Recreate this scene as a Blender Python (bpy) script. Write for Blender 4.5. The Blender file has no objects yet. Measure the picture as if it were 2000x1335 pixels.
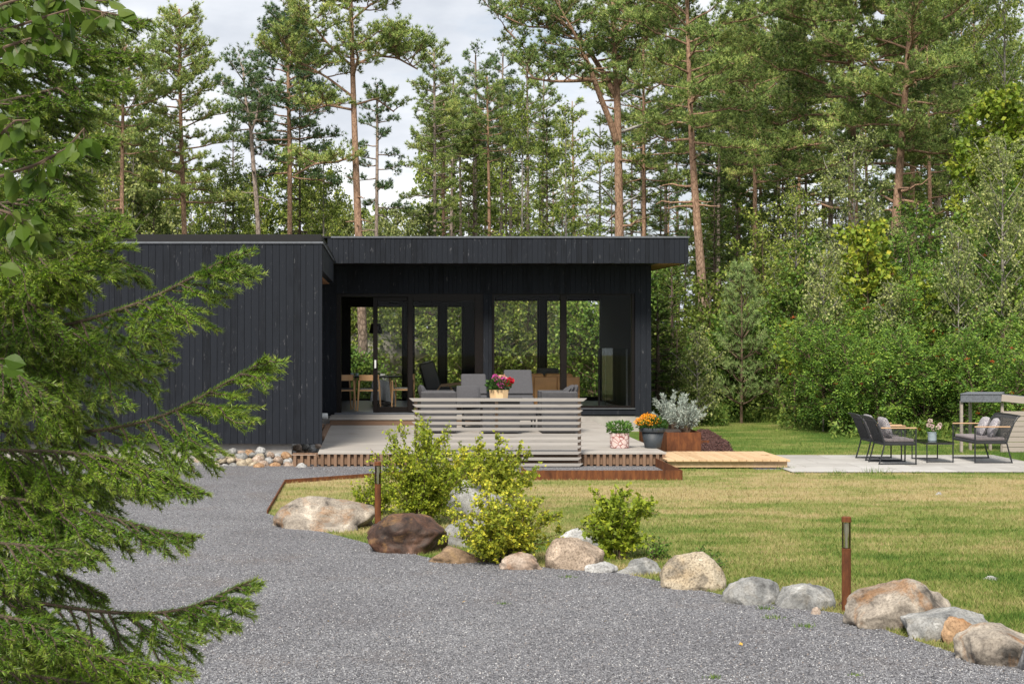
import bpy, math, random
import numpy as np
from mathutils import Vector, noise as mnoise
R = math.radians
sc = bpy.context.scene
COL = sc.collection

# ------------------------------------------------------------------ camera
F, HC, VX, VY = 3250.0, 2.07, 735.0, 642.0          # focal length in photo pixels, eye height, vanishing point
cd = bpy.data.cameras.new('camera'); cam = bpy.data.objects.new('camera', cd); COL.objects.link(cam)
cam.location = (0, 0, HC); cam.rotation_euler = (R(90), 0, 0)
cd.sensor_width = 36; cd.lens = F / 2000 * 36
cd.shift_x = (1000 - VX) / 2000; cd.shift_y = -(667.5 - VY) / 2000
cd.clip_start = 0.1; cd.clip_end = 3000
sc.camera = cam

# ------------------------------------------------------------------ sky, sun, exposure
SUN_EL, SUN_AZ = 47.0, 198.0      # azimuth clockwise from +Y: behind the camera, a little to the left
world = bpy.data.worlds.new('World'); sc.world = world; world.use_nodes = True
nt = world.node_tree; nt.nodes.clear()
def N(t, kind, **kw):
    n = t.nodes.new(kind)
    for k, v in kw.items():
        if k in n.inputs: n.inputs[k].default_value = v
        else: setattr(n, k, v)
    return n
def ramp(t, stops, interp='LINEAR'):
    n = t.nodes.new('ShaderNodeValToRGB'); cr = n.color_ramp; cr.interpolation = interp
    while len(cr.elements) < len(stops): cr.elements.new(0.5)
    for e, (p, c) in zip(cr.elements, stops):
        e.position = p; e.color = (*c, 1) if len(c) == 3 else c
    return n
sky = N(nt, 'ShaderNodeTexSky', sky_type='NISHITA', sun_disc=False)
sky.sun_elevation = R(SUN_EL); sky.sun_rotation = R(SUN_AZ); sky.air_density = 1.0; sky.dust_density = 0.6
bg1 = N(nt, 'ShaderNodeBackground', Strength=0.075); nt.links.new(sky.outputs[0], bg1.inputs[0])
tc = N(nt, 'ShaderNodeTexCoord')
mp = N(nt, 'ShaderNodeMapping'); mp.inputs['Scale'].default_value = (1, 1, 2.6); mp.inputs['Location'].default_value = (0.35, 0.2, 0.1)
nt.links.new(tc.outputs['Generated'], mp.inputs[0])
n1 = N(nt, 'ShaderNodeTexNoise', Scale=3.6, Detail=8.0, Roughness=0.52); nt.links.new(mp.outputs[0], n1.inputs['Vector'])
n2 = N(nt, 'ShaderNodeTexNoise', Scale=7.0, Detail=6.0, Roughness=0.55); nt.links.new(mp.outputs[0], n2.inputs['Vector'])
cover = ramp(nt, [(0.30, (0, 0, 0)), (0.44, (1, 1, 1))]); nt.links.new(n1.outputs[0], cover.inputs[0])
ccol = ramp(nt, [(0.33, (0.44, 0.47, 0.52)), (0.5, (0.56, 0.585, 0.625)), (0.64, (0.74, 0.75, 0.76))]); nt.links.new(n2.outputs[0], ccol.inputs[0])
bg2 = N(nt, 'ShaderNodeBackground', Strength=1.0); nt.links.new(ccol.outputs[0], bg2.inputs[0])
mx = N(nt, 'ShaderNodeMixShader'); wo = N(nt, 'ShaderNodeOutputWorld')
nt.links.new(cover.outputs[0], mx.inputs[0]); nt.links.new(bg1.outputs[0], mx.inputs[1]); nt.links.new(bg2.outputs[0], mx.inputs[2])
nt.links.new(mx.outputs[0], wo.inputs[0])

sl = bpy.data.lights.new('sun', 'SUN'); so = bpy.data.objects.new('sun', sl); COL.objects.link(so)
sl.energy = 3.7; sl.angle = R(16); sl.color = (1.0, 0.92, 0.80)
so.rotation_euler = (R(90 - SUN_EL), 0, R(180 - SUN_AZ)); so.location = (-5, -5, 20)
sc.view_settings.view_transform = 'Standard'; sc.view_settings.look = 'None'
sc.view_settings.exposure = 0.68; sc.view_settings.gamma = 1; sc.view_settings.use_curve_mapping = False
sc.cycles.max_bounces = 8; sc.cycles.diffuse_bounces = 2; sc.cycles.transparent_max_bounces = 16
sc.cycles.use_denoising = True

# ------------------------------------------------------------------ helpers
def Wd(px, py, D): return np.array([(px - VX) * D / F, D, HC - (py - VY) * D / F])
def G(px, py, z=0.0): return Wd(px, py, F * (HC - z) / (py - VY))

class MB:
    def __init__(s): s.v = []; s.f3 = []; s.f4 = []; s.n = 0; s.a = []; s.has_a = False
    def add(s, v, f, a=None):
        v = np.asarray(v, float).reshape(-1, 3); f = np.asarray(f, int)
        s.v.append(v)
        if len(f): (s.f3 if f.shape[1] == 3 else s.f4).append(f + s.n)
        s.n += len(v)
        if a is not None: s.has_a = True
        s.a.append(np.full(len(v), 0.0) if a is None else np.broadcast_to(np.asarray(a, float), (len(v),)))
    def box(s, x0, x1, y0, y1, z0, z1):
        v = [(x, y, z) for z in (z0, z1) for y in (y0, y1) for x in (x0, x1)]
        s.add(v, [(0, 2, 3, 1), (4, 5, 7, 6), (0, 1, 5, 4), (2, 6, 7, 3), (0, 4, 6, 2), (1, 3, 7, 5)])
    def obox(s, c, h, ax, ay=None):       # oriented box: centre, half sizes, x axis, optional y hint
        ax = unit(np.asarray(ax, float)); up = np.array([0, 0, 1.0]) if ay is None else np.asarray(ay, float)
        az = unit(up - ax * np.dot(up, ax)) if abs(np.dot(unit(up), ax)) < .99 else np.array([0, 1.0, 0])
        ay = np.cross(az, ax)
        v = [np.asarray(c) + ax * h[0] * i + ay * h[1] * j + az * h[2] * k for k in (-1, 1) for j in (-1, 1) for i in (-1, 1)]
        s.add(v, [(0, 2, 3, 1), (4, 5, 7, 6), (0, 1, 5, 4), (2, 6, 7, 3), (0, 4, 6, 2), (1, 3, 7, 5)])
    def tube(s, pts, rad, n=8, cap=True, a=None):
        pts = np.asarray(pts, float); m = len(pts); rad = np.broadcast_to(np.asarray(rad, float), (m,))
        d = np.gradient(pts, axis=0); d /= np.maximum(np.linalg.norm(d, axis=1, keepdims=True), 1e-9)
        ref = np.array([0, 0, 1.0]) if abs(d[:, 2]).max() < .9 else np.array([1.0, 0.05, 0]) if abs(d[:, 0]).max() < .9 else np.array([0.03, 1.0, 0.02])
        u = np.cross(d, ref); u /= np.maximum(np.linalg.norm(u, axis=1, keepdims=True), 1e-9); w = np.cross(d, u)
        an = np.arange(n) * 2 * math.pi / n
        v = pts[:, None, :] + rad[:, None, None] * (np.cos(an)[None, :, None] * u[:, None, :] + np.sin(an)[None, :, None] * w[:, None, :])
        i = np.arange(m - 1)[:, None] * n; j = np.arange(n)[None, :]; k = (j + 1) % n
        f = np.stack([i + j, i + k, i + n + k, i + n + j], -1).reshape(-1, 4)
        v = v.reshape(-1, 3)
        if cap:
            v = np.vstack([v, pts[:1], pts[-1:]]); base = m * n
            s.add(v, f, a)
            jj = np.arange(n); kk = (jj + 1) % n; o = s.n - len(v)
            s.f3.append(np.stack([kk, jj, np.full(n, base)], -1) + o)
            s.f3.append(np.stack([jj + (m - 1) * n, kk + (m - 1) * n, np.full(n, base + 1)], -1) + o)
        else: s.add(v, f, a)
    def twigs(s, p0, p1, r0, r1):         # many three-sided sticks at once
        p0 = np.asarray(p0); p1 = np.asarray(p1); m = len(p0)
        if m == 0: return
        d = unit(p1 - p0); ref = np.where(np.abs(d[:, 2:3]) < .9, [[0, 0, 1.0]], [[1.0, 0, 0]])
        u = unit(np.cross(d, ref)); w = np.cross(d, u); r0 = np.broadcast_to(r0, (m,))[:, None]; r1 = np.broadcast_to(r1, (m,))[:, None]
        vs = []
        for p, r in ((p0, r0), (p1, r1)):
            for k in range(3):
                a = k * 2.0944; vs.append(p + r * (math.cos(a) * u + math.sin(a) * w))
        v = np.stack(vs, 1).reshape(-1, 3); b = np.arange(m)[:, None] * 6
        s.add(v, np.concatenate([b + [[0, 1, 4, 3]], b + [[1, 2, 5, 4]], b + [[2, 0, 3, 5]]]))
    def lathe(s, prof, n=24, c=(0, 0, 0)):
        an = np.arange(n) * 2 * math.pi / n
        v = np.array([[(r * math.cos(t) + c[0], r * math.sin(t) + c[1], z + c[2]) for t in an] for r, z in prof]).reshape(-1, 3)
        m = len(prof); i = np.arange(m - 1)[:, None] * n; j = np.arange(n)[None, :]; k = (j + 1) % n
        s.add(v, np.stack([i + j, i + k, i + n + k, i + n + j], -1).reshape(-1, 4))
    def prism(s, poly, z0, z1):           # vertical prism over a simple polygon (fan from its ring, triangulated by bpy)
        n = len(poly); v = [(x, y, z0) for x, y in poly] + [(x, y, z1) for x, y in poly]
        s.add(v, [(i, (i + 1) % n, n + (i + 1) % n, n + i) for i in range(n)])
        from mathutils.geometry import tessellate_polygon
        tr = tessellate_polygon([[Vector((x, y, 0)) for x, y in poly]])
        b = s.n - 2 * n
        s.f3.append(np.array([(t[0] + n, t[1] + n, t[2] + n) for t in tr]) + b)
        s.f3.append(np.array([(t[2], t[1], t[0]) for t in tr]) + b)
    def build(s, name, mat, parent=None, smooth=False, loc=None):
        v = np.vstack(s.v); q = np.vstack(s.f4) if s.f4 else np.zeros((0, 4), int); t = np.vstack(s.f3) if s.f3 else np.zeros((0, 3), int)
        me = bpy.data.meshes.new(name); me.vertices.add(len(v)); me.vertices.foreach_set('co', v.astype(np.float32).ravel())
        lv = np.concatenate([q.ravel(), t.ravel()]); me.loops.add(len(lv)); me.loops.foreach_set('vertex_index', lv.astype(np.int32))
        tot = np.concatenate([np.full(len(q), 4), np.full(len(t), 3)]); st = np.concatenate([[0], np.cumsum(tot)[:-1]])
        me.polygons.add(len(tot)); me.polygons.foreach_set('loop_start', st.astype(np.int32))
        me.polygons.foreach_set('use_smooth', np.full(len(tot), smooth))
        me.update(calc_edges=True)
        if s.has_a:
            at = me.attributes.new('age', 'FLOAT', 'POINT'); at.data.foreach_set('value', np.concatenate(s.a).astype(np.float32))
        me.materials.append(mat)
        o = bpy.data.objects.new(name, me); COL.objects.link(o)
        if parent is not None: o.parent = parent
        if loc is not None: o.location = loc
        return o
def unit(v): 
    v = np.asarray(v, float); return v / np.maximum(np.linalg.norm(v, axis=-1, keepdims=True), 1e-9)
def tag(o, label=None, cat=None, group=None, kind=None):
    if label: o['label'] = label
    if cat: o['category'] = cat
    if group: o['group'] = group
    if kind: o['kind'] = kind
    return o
def thing(name, label, cat, loc=(0, 0, 0), rz=0.0, group=None):
    o = bpy.data.objects.new(name, None); COL.objects.link(o); o.location = [float(c) for c in loc]; o.rotation_euler = (0, 0, rz)
    o.empty_display_size = .1
    return tag(o, label, cat, group)
def dup(root, loc, rz=None, label=None, group=None, scale=None):
    r = root.copy(); COL.objects.link(r); r.location = [float(c) for c in loc]
    if rz is not None: r.rotation_euler = (0, 0, rz)
    if scale is not None: r.scale = (scale,) * 3 if np.isscalar(scale) else scale
    if label: r['label'] = label
    if group: r['group'] = group
    for ch in list(root.children):
        c = ch.copy(); COL.objects.link(c); c.parent = r
        for g in list(ch.children):
            d = g.copy(); COL.objects.link(d); d.parent = c
    return r
def bev(o, w=.004, seg=1):
    m = o.modifiers.new('edge', 'BEVEL'); m.width = w; m.segments = seg; m.limit_method = 'ANGLE'; return o

# ------------------------------------------------------------------ materials
def new_mat(name):
    m = bpy.data.materials.new(name); m.use_nodes = True; t = m.node_tree; t.nodes.clear()
    o = t.nodes.new('ShaderNodeOutputMaterial'); b = t.nodes.new('ShaderNodeBsdfPrincipled'); t.links.new(b.outputs[0], o.inputs[0])
    return m, t, b, o
def simple(name, col, rough=.6, metal=0.0, spec=.5, var=.12, nscale=20.0, bump=0.0, bscale=80.0):
    m, t, b, o = new_mat(name); b.inputs['Roughness'].default_value = rough; b.inputs['Metallic'].default_value = metal
    b.inputs['Specular IOR Level'].default_value = spec
    tcn = N(t, 'ShaderNodeTexCoord'); nz = N(t, 'ShaderNodeTexNoise', Scale=nscale, Detail=5.0); t.links.new(tcn.outputs['Object'], nz.inputs['Vector'])
    c = np.array(col); r = ramp(t, [(.3, tuple(c * (1 - var))), (.7, tuple(np.minimum(c * (1 + var), 1)))]); t.links.new(nz.outputs[0], r.inputs[0])
    t.links.new(r.outputs[0], b.inputs['Base Color'])
    if bump:
        bn = N(t, 'ShaderNodeTexNoise', Scale=bscale, Detail=4.0); t.links.new(tcn.outputs['Object'], bn.inputs['Vector'])
        bp = N(t, 'ShaderNodeBump', Strength=bump, Distance=.01); t.links.new(bn.outputs[0], bp.inputs['Height']); t.links.new(bp.outputs[0], b.inputs['Normal'])
    return m
def foliage(name, stops, trans=.3, rough=.5, patch=.35, pscale=1.3, age=None, spec=.18):
    """leaf colours spread at random over the leaves, some clumps yellower; age mixes in the colour of new shoots"""
    m, t, b, o = new_mat(name)
    geo = N(t, 'ShaderNodeNewGeometry'); oi = N(t, 'ShaderNodeObjectInfo'); tcn = N(t, 'ShaderNodeTexCoord')
    nz = N(t, 'ShaderNodeTexNoise', Scale=pscale, Detail=3.0); t.links.new(tcn.outputs['Object'], nz.inputs['Vector'])
    a = N(t, 'ShaderNodeMath', operation='MULTIPLY_ADD'); t.links.new(nz.outputs[0], a.inputs[0]); a.inputs[1].default_value = 1.6 * patch; a.inputs[2].default_value = -.8 * patch
    s = N(t, 'ShaderNodeMath', operation='MULTIPLY_ADD'); t.links.new(geo.outputs['Random Per Island'], s.inputs[0]); s.inputs[1].default_value = .75; t.links.new(a.outputs[0], s.inputs[2])
    s2 = N(t, 'ShaderNodeMath', operation='MULTIPLY_ADD'); t.links.new(oi.outputs['Random'], s2.inputs[0]); s2.inputs[1].default_value = .25; t.links.new(s.outputs[0], s2.inputs[2])
    r = ramp(t, stops); t.links.new(s2.outputs[0], r.inputs[0]); colr = r.outputs[0]
    if age:
        at = N(t, 'ShaderNodeAttribute', attribute_name='age'); mxn = N(t, 'ShaderNodeMix', data_type='RGBA')
        t.links.new(at.outputs['Fac'], mxn.inputs['Factor']); t.links.new(colr, mxn.inputs[6]); mxn.inputs[7].default_value = (*age, 1); colr = mxn.outputs[2]
    b.inputs['Roughness'].default_value = rough; b.inputs['Specular IOR Level'].default_value = spec
    t.links.new(colr, b.inputs['Base Color'])
    tr = N(t, 'ShaderNodeBsdfTranslucent'); t.links.new(colr, tr.inputs[0]); ms = N(t, 'ShaderNodeMixShader'); ms.inputs[0].default_value = trans
    t.links.new(b.outputs[0], ms.inputs[1]); t.links.new(tr.outputs[0], ms.inputs[2]); t.links.new(ms.outputs[0], o.inputs[0])
    return m
def wood(name, c0, c1, grain_axis='Z', gscale=6.0, rough=.75, bump=.25, knots=0.0, knotcol=(.05, .03, .02), island=.5, fleck=0.0, spec=.3):
    """sawn boards: grain stretched along one axis, each board its own tone, knots"""
    m, t, b, o = new_mat(name); b.inputs['Roughness'].default_value = rough; b.inputs['Specular IOR Level'].default_value = spec
    tcn = N(t, 'ShaderNodeTexCoord'); geo = N(t, 'ShaderNodeNewGeometry')
    sh = N(t, 'ShaderNodeVectorMath', operation='MULTIPLY_ADD'); cmb = N(t, 'ShaderNodeCombineXYZ')
    for i in range(3): t.links.new(geo.outputs['Random Per Island'], cmb.inputs[i])
    t.links.new(cmb.outputs[0], sh.inputs[0]); sh.inputs[1].default_value = (7, 11, 13); t.links.new(tcn.outputs['Object'], sh.inputs[2])
    mpn = N(t, 'ShaderNodeMapping'); sv = {'X': (.06, 1, 1), 'Y': (1, .06, 1), 'Z': (1, 1, .06)}[grain_axis]
    mpn.inputs['Scale'].default_value = sv; t.links.new(sh.outputs[0], mpn.inputs[0])
    nz = N(t, 'ShaderNodeTexNoise', Scale=gscale * 8, Detail=6.0, Roughness=.65); t.links.new(mpn.outputs[0], nz.inputs['Vector'])
    n2 = N(t, 'ShaderNodeTexNoise', Scale=gscale * .5, Detail=3.0); t.links.new(sh.outputs[0], n2.inputs['Vector'])
    a = N(t, 'ShaderNodeMath', operation='MULTIPLY_ADD'); t.links.new(geo.outputs['Random Per Island'], a.inputs[0]); a.inputs[1].default_value = island; t.links.new(nz.outputs[0], a.inputs[2])
    a2 = N(t, 'ShaderNodeMath', operation='MULTIPLY_ADD'); t.links.new(n2.outputs[0], a2.inputs[0]); a2.inputs[1].default_value = .5; t.links.new(a.outputs[0], a2.inputs[2])
    r = ramp(t, [(.45, c0), (.75 + island * .7, c1)]); t.links.new(a2.outputs[0], r.inputs[0]); colr = r.outputs[0]
    if knots:
        vm = N(t, 'ShaderNodeMapping'); vm.inputs['Scale'].default_value = {'X': (.5, 1, 1), 'Y': (1, .5, 1), 'Z': (1, 1, .5)}[grain_axis]; t.links.new(sh.outputs[0], vm.inputs[0])
        vo = N(t, 'ShaderNodeTexVoronoi', Scale=knots); t.links.new(vm.outputs[0], vo.inputs['Vector'])
        kr = ramp(t, [(.06, (1, 1, 1)), (.13, (0, 0, 0))]); t.links.new(vo.outputs['Distance'], kr.inputs[0])
        mxn = N(t, 'ShaderNodeMix', data_type='RGBA'); t.links.new(kr.outputs[0], mxn.inputs['Factor']); t.links.new(colr, mxn.inputs[6]); mxn.inputs[7].default_value = (*knotcol, 1); colr = mxn.outputs[2]
    if fleck:
        fz = N(t, 'ShaderNodeTexNoise', Scale=13.0, Detail=8.0, Roughness=.78); fm = N(t, 'ShaderNodeMapping'); fm.inputs['Scale'].default_value = (1.6, 1.6, .45)
        t.links.new(sh.outputs[0], fm.inputs[0]); t.links.new(fm.outputs[0], fz.inputs['Vector'])
        fr = ramp(t, [(.60, (0, 0, 0)), (.74, (fleck,) * 3)]); t.links.new(fz.outputs[0], fr.inputs[0])
        mxn = N(t, 'ShaderNodeMix', data_type='RGBA'); t.links.new(fr.outputs[0], mxn.inputs['Factor']); t.links.new(colr, mxn.inputs[6]); mxn.inputs[7].default_value = (.20, .20, .21, 1); colr = mxn.outputs[2]
    t.links.new(colr, b.inputs['Base Color'])
    bp = N(t, 'ShaderNodeBump', Strength=bump, Distance=.004); t.links.new(nz.outputs[0], bp.inputs['Height']); t.links.new(bp.outputs[0], b.inputs['Normal'])
    return m
def rock(name, ca, cb, cc, scale=5.0, speck=0.0, dark=(.05, .045, .04), rough=.85, stain=.5):
    m, t, b, o = new_mat(name); b.inputs['Roughness'].default_value = rough; b.inputs['Specular IOR Level'].default_value = .25
    tcn = N(t, 'ShaderNodeTexCoord'); oi = N(t, 'ShaderNodeObjectInfo')
    sh = N(t, 'ShaderNodeVectorMath', operation='ADD'); t.links.new(tcn.outputs['Object'], sh.inputs[0]); cmb = N(t, 'ShaderNodeCombineXYZ')
    mu = N(t, 'ShaderNodeMath', operation='MULTIPLY'); t.links.new(oi.outputs['Random'], mu.inputs[0]); mu.inputs[1].default_value = 37.0
    for i in range(3): t.links.new(mu.outputs[0], cmb.inputs[i])
    t.links.new(cmb.outputs[0], sh.inputs[1])
    n1 = N(t, 'ShaderNodeTexNoise', Scale=scale, Detail=9.0, Roughness=.62, Distortion=.6); t.links.new(sh.outputs[0], n1.inputs['Vector'])
    n2 = N(t, 'ShaderNodeTexNoise', Scale=scale * .7, Detail=7.0, Roughness=.66, Distortion=1.0); t.links.new(sh.outputs[0], n2.inputs['Vector'])
    n3 = N(t, 'ShaderNodeTexNoise', Scale=60.0, Detail=3.0, Roughness=.7); t.links.new(sh.outputs[0], n3.inputs['Vector'])
    r1 = ramp(t, [(.33, dark), (.43, ca), (.58, cb), (.69, tuple(np.minimum(np.array(cb) * 1.6, .8)))]); t.links.new(n1.outputs[0], r1.inputs[0])
    r2 = ramp(t, [(.52, (0, 0, 0)), (.64, (stain,) * 3)]); t.links.new(n2.outputs[0], r2.inputs[0])
    mxn = N(t, 'ShaderNodeMix', data_type='RGBA'); t.links.new(r2.outputs[0], mxn.inputs['Factor']); t.links.new(r1.outputs[0], mxn.inputs[6]); mxn.inputs[7].default_value = (*cc, 1)
    r3 = ramp(t, [(.36, (.45, .43, .41)), (.5, (.95, .95, .95)), (.66, (1.25, 1.25, 1.25))]); t.links.new(n3.outputs[0], r3.inputs[0])
    ml = N(t, 'ShaderNodeMix', data_type='RGBA', blend_type='MULTIPLY'); ml.inputs['Factor'].default_value = .55 + .4 * speck; t.links.new(mxn.outputs[2], ml.inputs[6]); t.links.new(r3.outputs[0], ml.inputs[7])
    t.links.new(ml.outputs[2], b.inputs['Base Color'])
    bp = N(t, 'ShaderNodeBump', Strength=.55, Distance=.02); ad = N(t, 'ShaderNodeMath', operation='MULTIPLY_ADD'); t.links.new(n3.outputs[0], ad.inputs[0]); ad.inputs[1].default_value = .25; t.links.new(n1.outputs[0], ad.inputs[2])
    t.links.new(ad.outputs[0], bp.inputs['Height']); t.links.new(bp.outputs[0], b.inputs['Normal'])
    return m
def corten(name):
    m, t, b, o = new_mat(name); b.inputs['Roughness'].default_value = .8; b.inputs['Specular IOR Level'].default_value = .2
    tcn = N(t, 'ShaderNodeTexCoord'); mpn = N(t, 'ShaderNodeMapping'); mpn.inputs['Scale'].default_value = (1, 1, .25); t.links.new(tcn.outputs['Object'], mpn.inputs[0])
    n1 = N(t, 'ShaderNodeTexNoise', Scale=14.0, Detail=9.0, Roughness=.7); t.links.new(mpn.outputs[0], n1.inputs['Vector'])
    r = ramp(t, [(.3, (.055, .021, .011)), (.48, (.115, .042, .018)), (.62, (.175, .066, .024)), (.78, (.26, .12, .05))]); t.links.new(n1.outputs[0], r.inputs[0]); t.links.new(r.outputs[0], b.inputs['Base Color'])
    bp = N(t, 'ShaderNodeBump', Strength=.2, Distance=.003); t.links.new(n1.outputs[0], bp.inputs['Height']); t.links.new(bp.outputs[0], b.inputs['Normal'])
    return m
def pane_mat(name, refl=1.0, tint=(.93, .96, .94)):
    m, t, b, o = new_mat(name); t.nodes.remove(b)
    tr = N(t, 'ShaderNodeBsdfTransparent'); tr.inputs[0].default_value = (*tint, 1)
    gl = N(t, 'ShaderNodeBsdfGlossy', Roughness=.0); fr = N(t, 'ShaderNodeFresnel', IOR=1.5)
    mu = N(t, 'ShaderNodeMath', operation='MULTIPLY'); t.links.new(fr.outputs[0], mu.inputs[0]); mu.inputs[1].default_value = refl
    ms = N(t, 'ShaderNodeMixShader'); t.links.new(mu.outputs[0], ms.inputs[0]); t.links.new(tr.outputs[0], ms.inputs[1]); t.links.new(gl.outputs[0], ms.inputs[2]); t.links.new(ms.outputs[0], o.inputs[0])
    return m

M = {}
M['black_wood'] = wood('black_wood', (.0030, .0039, .0060), (.0122, .0150, .0212), 'Z', 6, .75, .35, island=.5, fleck=.85, spec=.2)
M['black_trim'] = simple('black_trim', (.010, .0085, .008), .45, var=.3)
M['brown_frame'] = simple('dark_brown_frame', (.0075, .0055, .0048), .4, var=.25, spec=.2)
M['flashing'] = simple('grey_flashing', (.16, .17, .19), .4, .6)
M['black_metal'] = simple('black_metal', (.010, .010, .011), .5, .3)
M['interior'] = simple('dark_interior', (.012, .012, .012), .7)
M['floor'] = simple('blue_grey_floor', (.10, .12, .14), .35, nscale=4)
M['soffit_pine'] = wood('soffit_pine', (.22, .10, .05), (.36, .19, .11), 'Y', 5, island=.3)
M['concrete'] = simple('concrete', (.34, .32, .30), .9, var=.16, nscale=5, bump=.2, bscale=60)
M['deck'] = wood('weathered_deck', (.185, .168, .152), (.335, .312, .288), 'X', 4, .85, .3, knots=2.2, knotcol=(.16, .12, .10), island=.35)
M['skirt'] = wood('brown_skirt', (.050, .030, .019), (.20, .125, .082), 'Z', 5, .85, .4, island=.5)
M['boardwalk'] = wood('new_pine', (.33, .20, .10), (.53, .37, .22), 'Y', 5, .7, .3, knots=3, knotcol=(.20, .10, .04), island=.3)
M['rail'] = wood('grey_larch', (.105, .097, .09), (.285, .268, .252), 'X', 5, .85, .35, knots=3.2, knotcol=(.09, .07, .06), island=.35)
M['post'] = wood('post_wood', (.13, .09, .065), (.30, .22, .17), 'Z', 5, island=.3)
M['corten'] = corten('rusted_steel')
M['pane'] = pane_mat('window_glass', .16, (.985, .99, .985))
M['glass'] = pane_mat('clear_glass', 1.5, (.86, .93, .89))
M['white_paint'] = simple('white_plastic', (.70, .72, .72), .4)
M['oak'] = wood('oak', (.34, .18, .08), (.54, .33, .17), 'Z', 5, .5, island=.2)
M['teak'] = wood('teak', (.32, .19, .10), (.47, .31, .185), 'X', 5, .6, island=.2)
M['tan_leather'] = simple('tan_leather', (.66, .33, .12), .5, var=.12, nscale=5, bump=.1, bscale=90)
M['black_leather'] = simple('black_leather', (.012, .012, .013), .35, bump=.1)
M['white_cloth'] = simple('white_cloth', (.82, .81, .80), .9)
M['grey_cushion'] = simple('grey_cushion', (.065, .065, .072), .95, var=.18, nscale=60, bump=.3, bscale=300)
M['dark_metal'] = simple('anthracite_metal', (.022, .024, .028), .45, .2)
M['rope'] = simple('dark_rope', (.028, .030, .034), .9)
M['seat_pad'] = simple('taupe_seat_pad', (.20, .175, .18), .95, bump=.2, bscale=200)
M['black_glass'] = simple('black_table_top', (.012, .014, .014), .12)
M['pot_blue'] = simple('pale_blue_glaze', (.33, .40, .44), .35)
M['pot_dark'] = simple('dark_slate_pot', (.028, .036, .045), .6, bump=.15)
M['planter_wood'] = wood('planter_wood', (.42, .25, .11), (.66, .47, .27), 'Z', 4, .7, island=.5)
M['soil'] = simple('soil', (.03, .02, .014), 1.0, bump=.5)
M['shed_wood'] = wood('shed_planks', (.15, .125, .105), (.32, .28, .25), 'X', 4, .9, .4, knots=3.0, knotcol=(.12, .09, .07), island=.4)
M['shed_felt'] = simple('grey_roof_felt', (.11, .12, .14), .95, var=.35, nscale=60)
M['lamp_white'] = simple('lamp_reflector', (.72, .72, .68), .3)
M['lamp_glass'] = pane_mat('lamp_glass', 1.3, (.84, .82, .70))
# pillow cloth with grey and white pattern
def pillow_mat():
    m, t, b, o = new_mat('patterned_pillow'); b.inputs['Roughness'].default_value = .95
    tcn = N(t, 'ShaderNodeTexCoord'); vo = N(t, 'ShaderNodeTexVoronoi', Scale=16.0, feature='DISTANCE_TO_EDGE'); t.links.new(tcn.outputs['Object'], vo.inputs['Vector'])
    r = ramp(t, [(.05, (.42, .40, .41)), (.12, (.15, .145, .17)), (.3, (.31, .29, .32))]); t.links.new(vo.outputs['Distance'], r.inputs[0]); t.links.new(r.outputs[0], b.inputs['Base Color'])
    return m
M['pillow'] = pillow_mat()
def stonepot_mat():
    m, t, b, o = new_mat('stone_print_pot'); b.inputs['Roughness'].default_value = .7
    tcn = N(t, 'ShaderNodeTexCoord'); vo = N(t, 'ShaderNodeTexVoronoi', Scale=13.0, feature='DISTANCE_TO_EDGE'); t.links.new(tcn.outputs['Object'], vo.inputs['Vector'])
    v2 = N(t, 'ShaderNodeTexVoronoi', Scale=13.0); t.links.new(tcn.outputs['Object'], v2.inputs['Vector'])
    r2 = ramp(t, [(0, (.52, .36, .34)), (.5, (.62, .50, .47)), (1, (.50, .40, .41))]); t.links.new(v2.outputs['Color'], r2.inputs[0])
    r = ramp(t, [(.03, (1, 1, 1)), (.08, (0, 0, 0))]); t.links.new(vo.outputs['Distance'], r.inputs[0])
    mxn = N(t, 'ShaderNodeMix', data_type='RGBA'); t.links.new(r.outputs[0], mxn.inputs['Factor']); t.links.new(r2.outputs[0], mxn.inputs[6]); mxn.inputs[7].default_value = (.24, .07, .06, 1)
    t.links.new(mxn.outputs[2], b.inputs['Base Color']); return m
M['pot_stone'] = stonepot_mat()
def wicker_mat():
    m, t, b, o = new_mat('dark_wicker'); b.inputs['Roughness'].default_value = .55
    tcn = N(t, 'ShaderNodeTexCoord'); sp = N(t, 'ShaderNodeSeparateXYZ'); t.links.new(tcn.outputs['Object'], sp.inputs[0])
    xy = N(t, 'ShaderNodeMath', operation='ADD'); t.links.new(sp.outputs[0], xy.inputs[0]); t.links.new(sp.outputs[1], xy.inputs[1])
    cb = N(t, 'ShaderNodeCombineXYZ'); t.links.new(xy.outputs[0], cb.inputs[0]); t.links.new(sp.outputs[2], cb.inputs[1])
    br = N(t, 'ShaderNodeTexBrick', Scale=1.0); br.offset = .5; br.inputs['Brick Width'].default_value = .036; br.inputs['Row Height'].default_value = .020; br.inputs['Mortar Size'].default_value = .005; br.inputs['Mortar Smooth'].default_value = .6
    br.inputs['Color1'].default_value = (.085, .085, .095, 1); br.inputs['Color2'].default_value = (.12, .12, .13, 1); br.inputs['Mortar'].default_value = (.008, .008, .009, 1)
    t.links.new(cb.outputs[0], br.inputs['Vector']); t.links.new(br.outputs['Color'], b.inputs['Base Color'])
    bp = N(t, 'ShaderNodeBump', Strength=.8, Distance=.006, invert=True); t.links.new(br.outputs['Fac'], bp.inputs['Height']); t.links.new(bp.outputs[0], b.inputs['Normal'])
    return m
M['wicker'] = wicker_mat()
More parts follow.
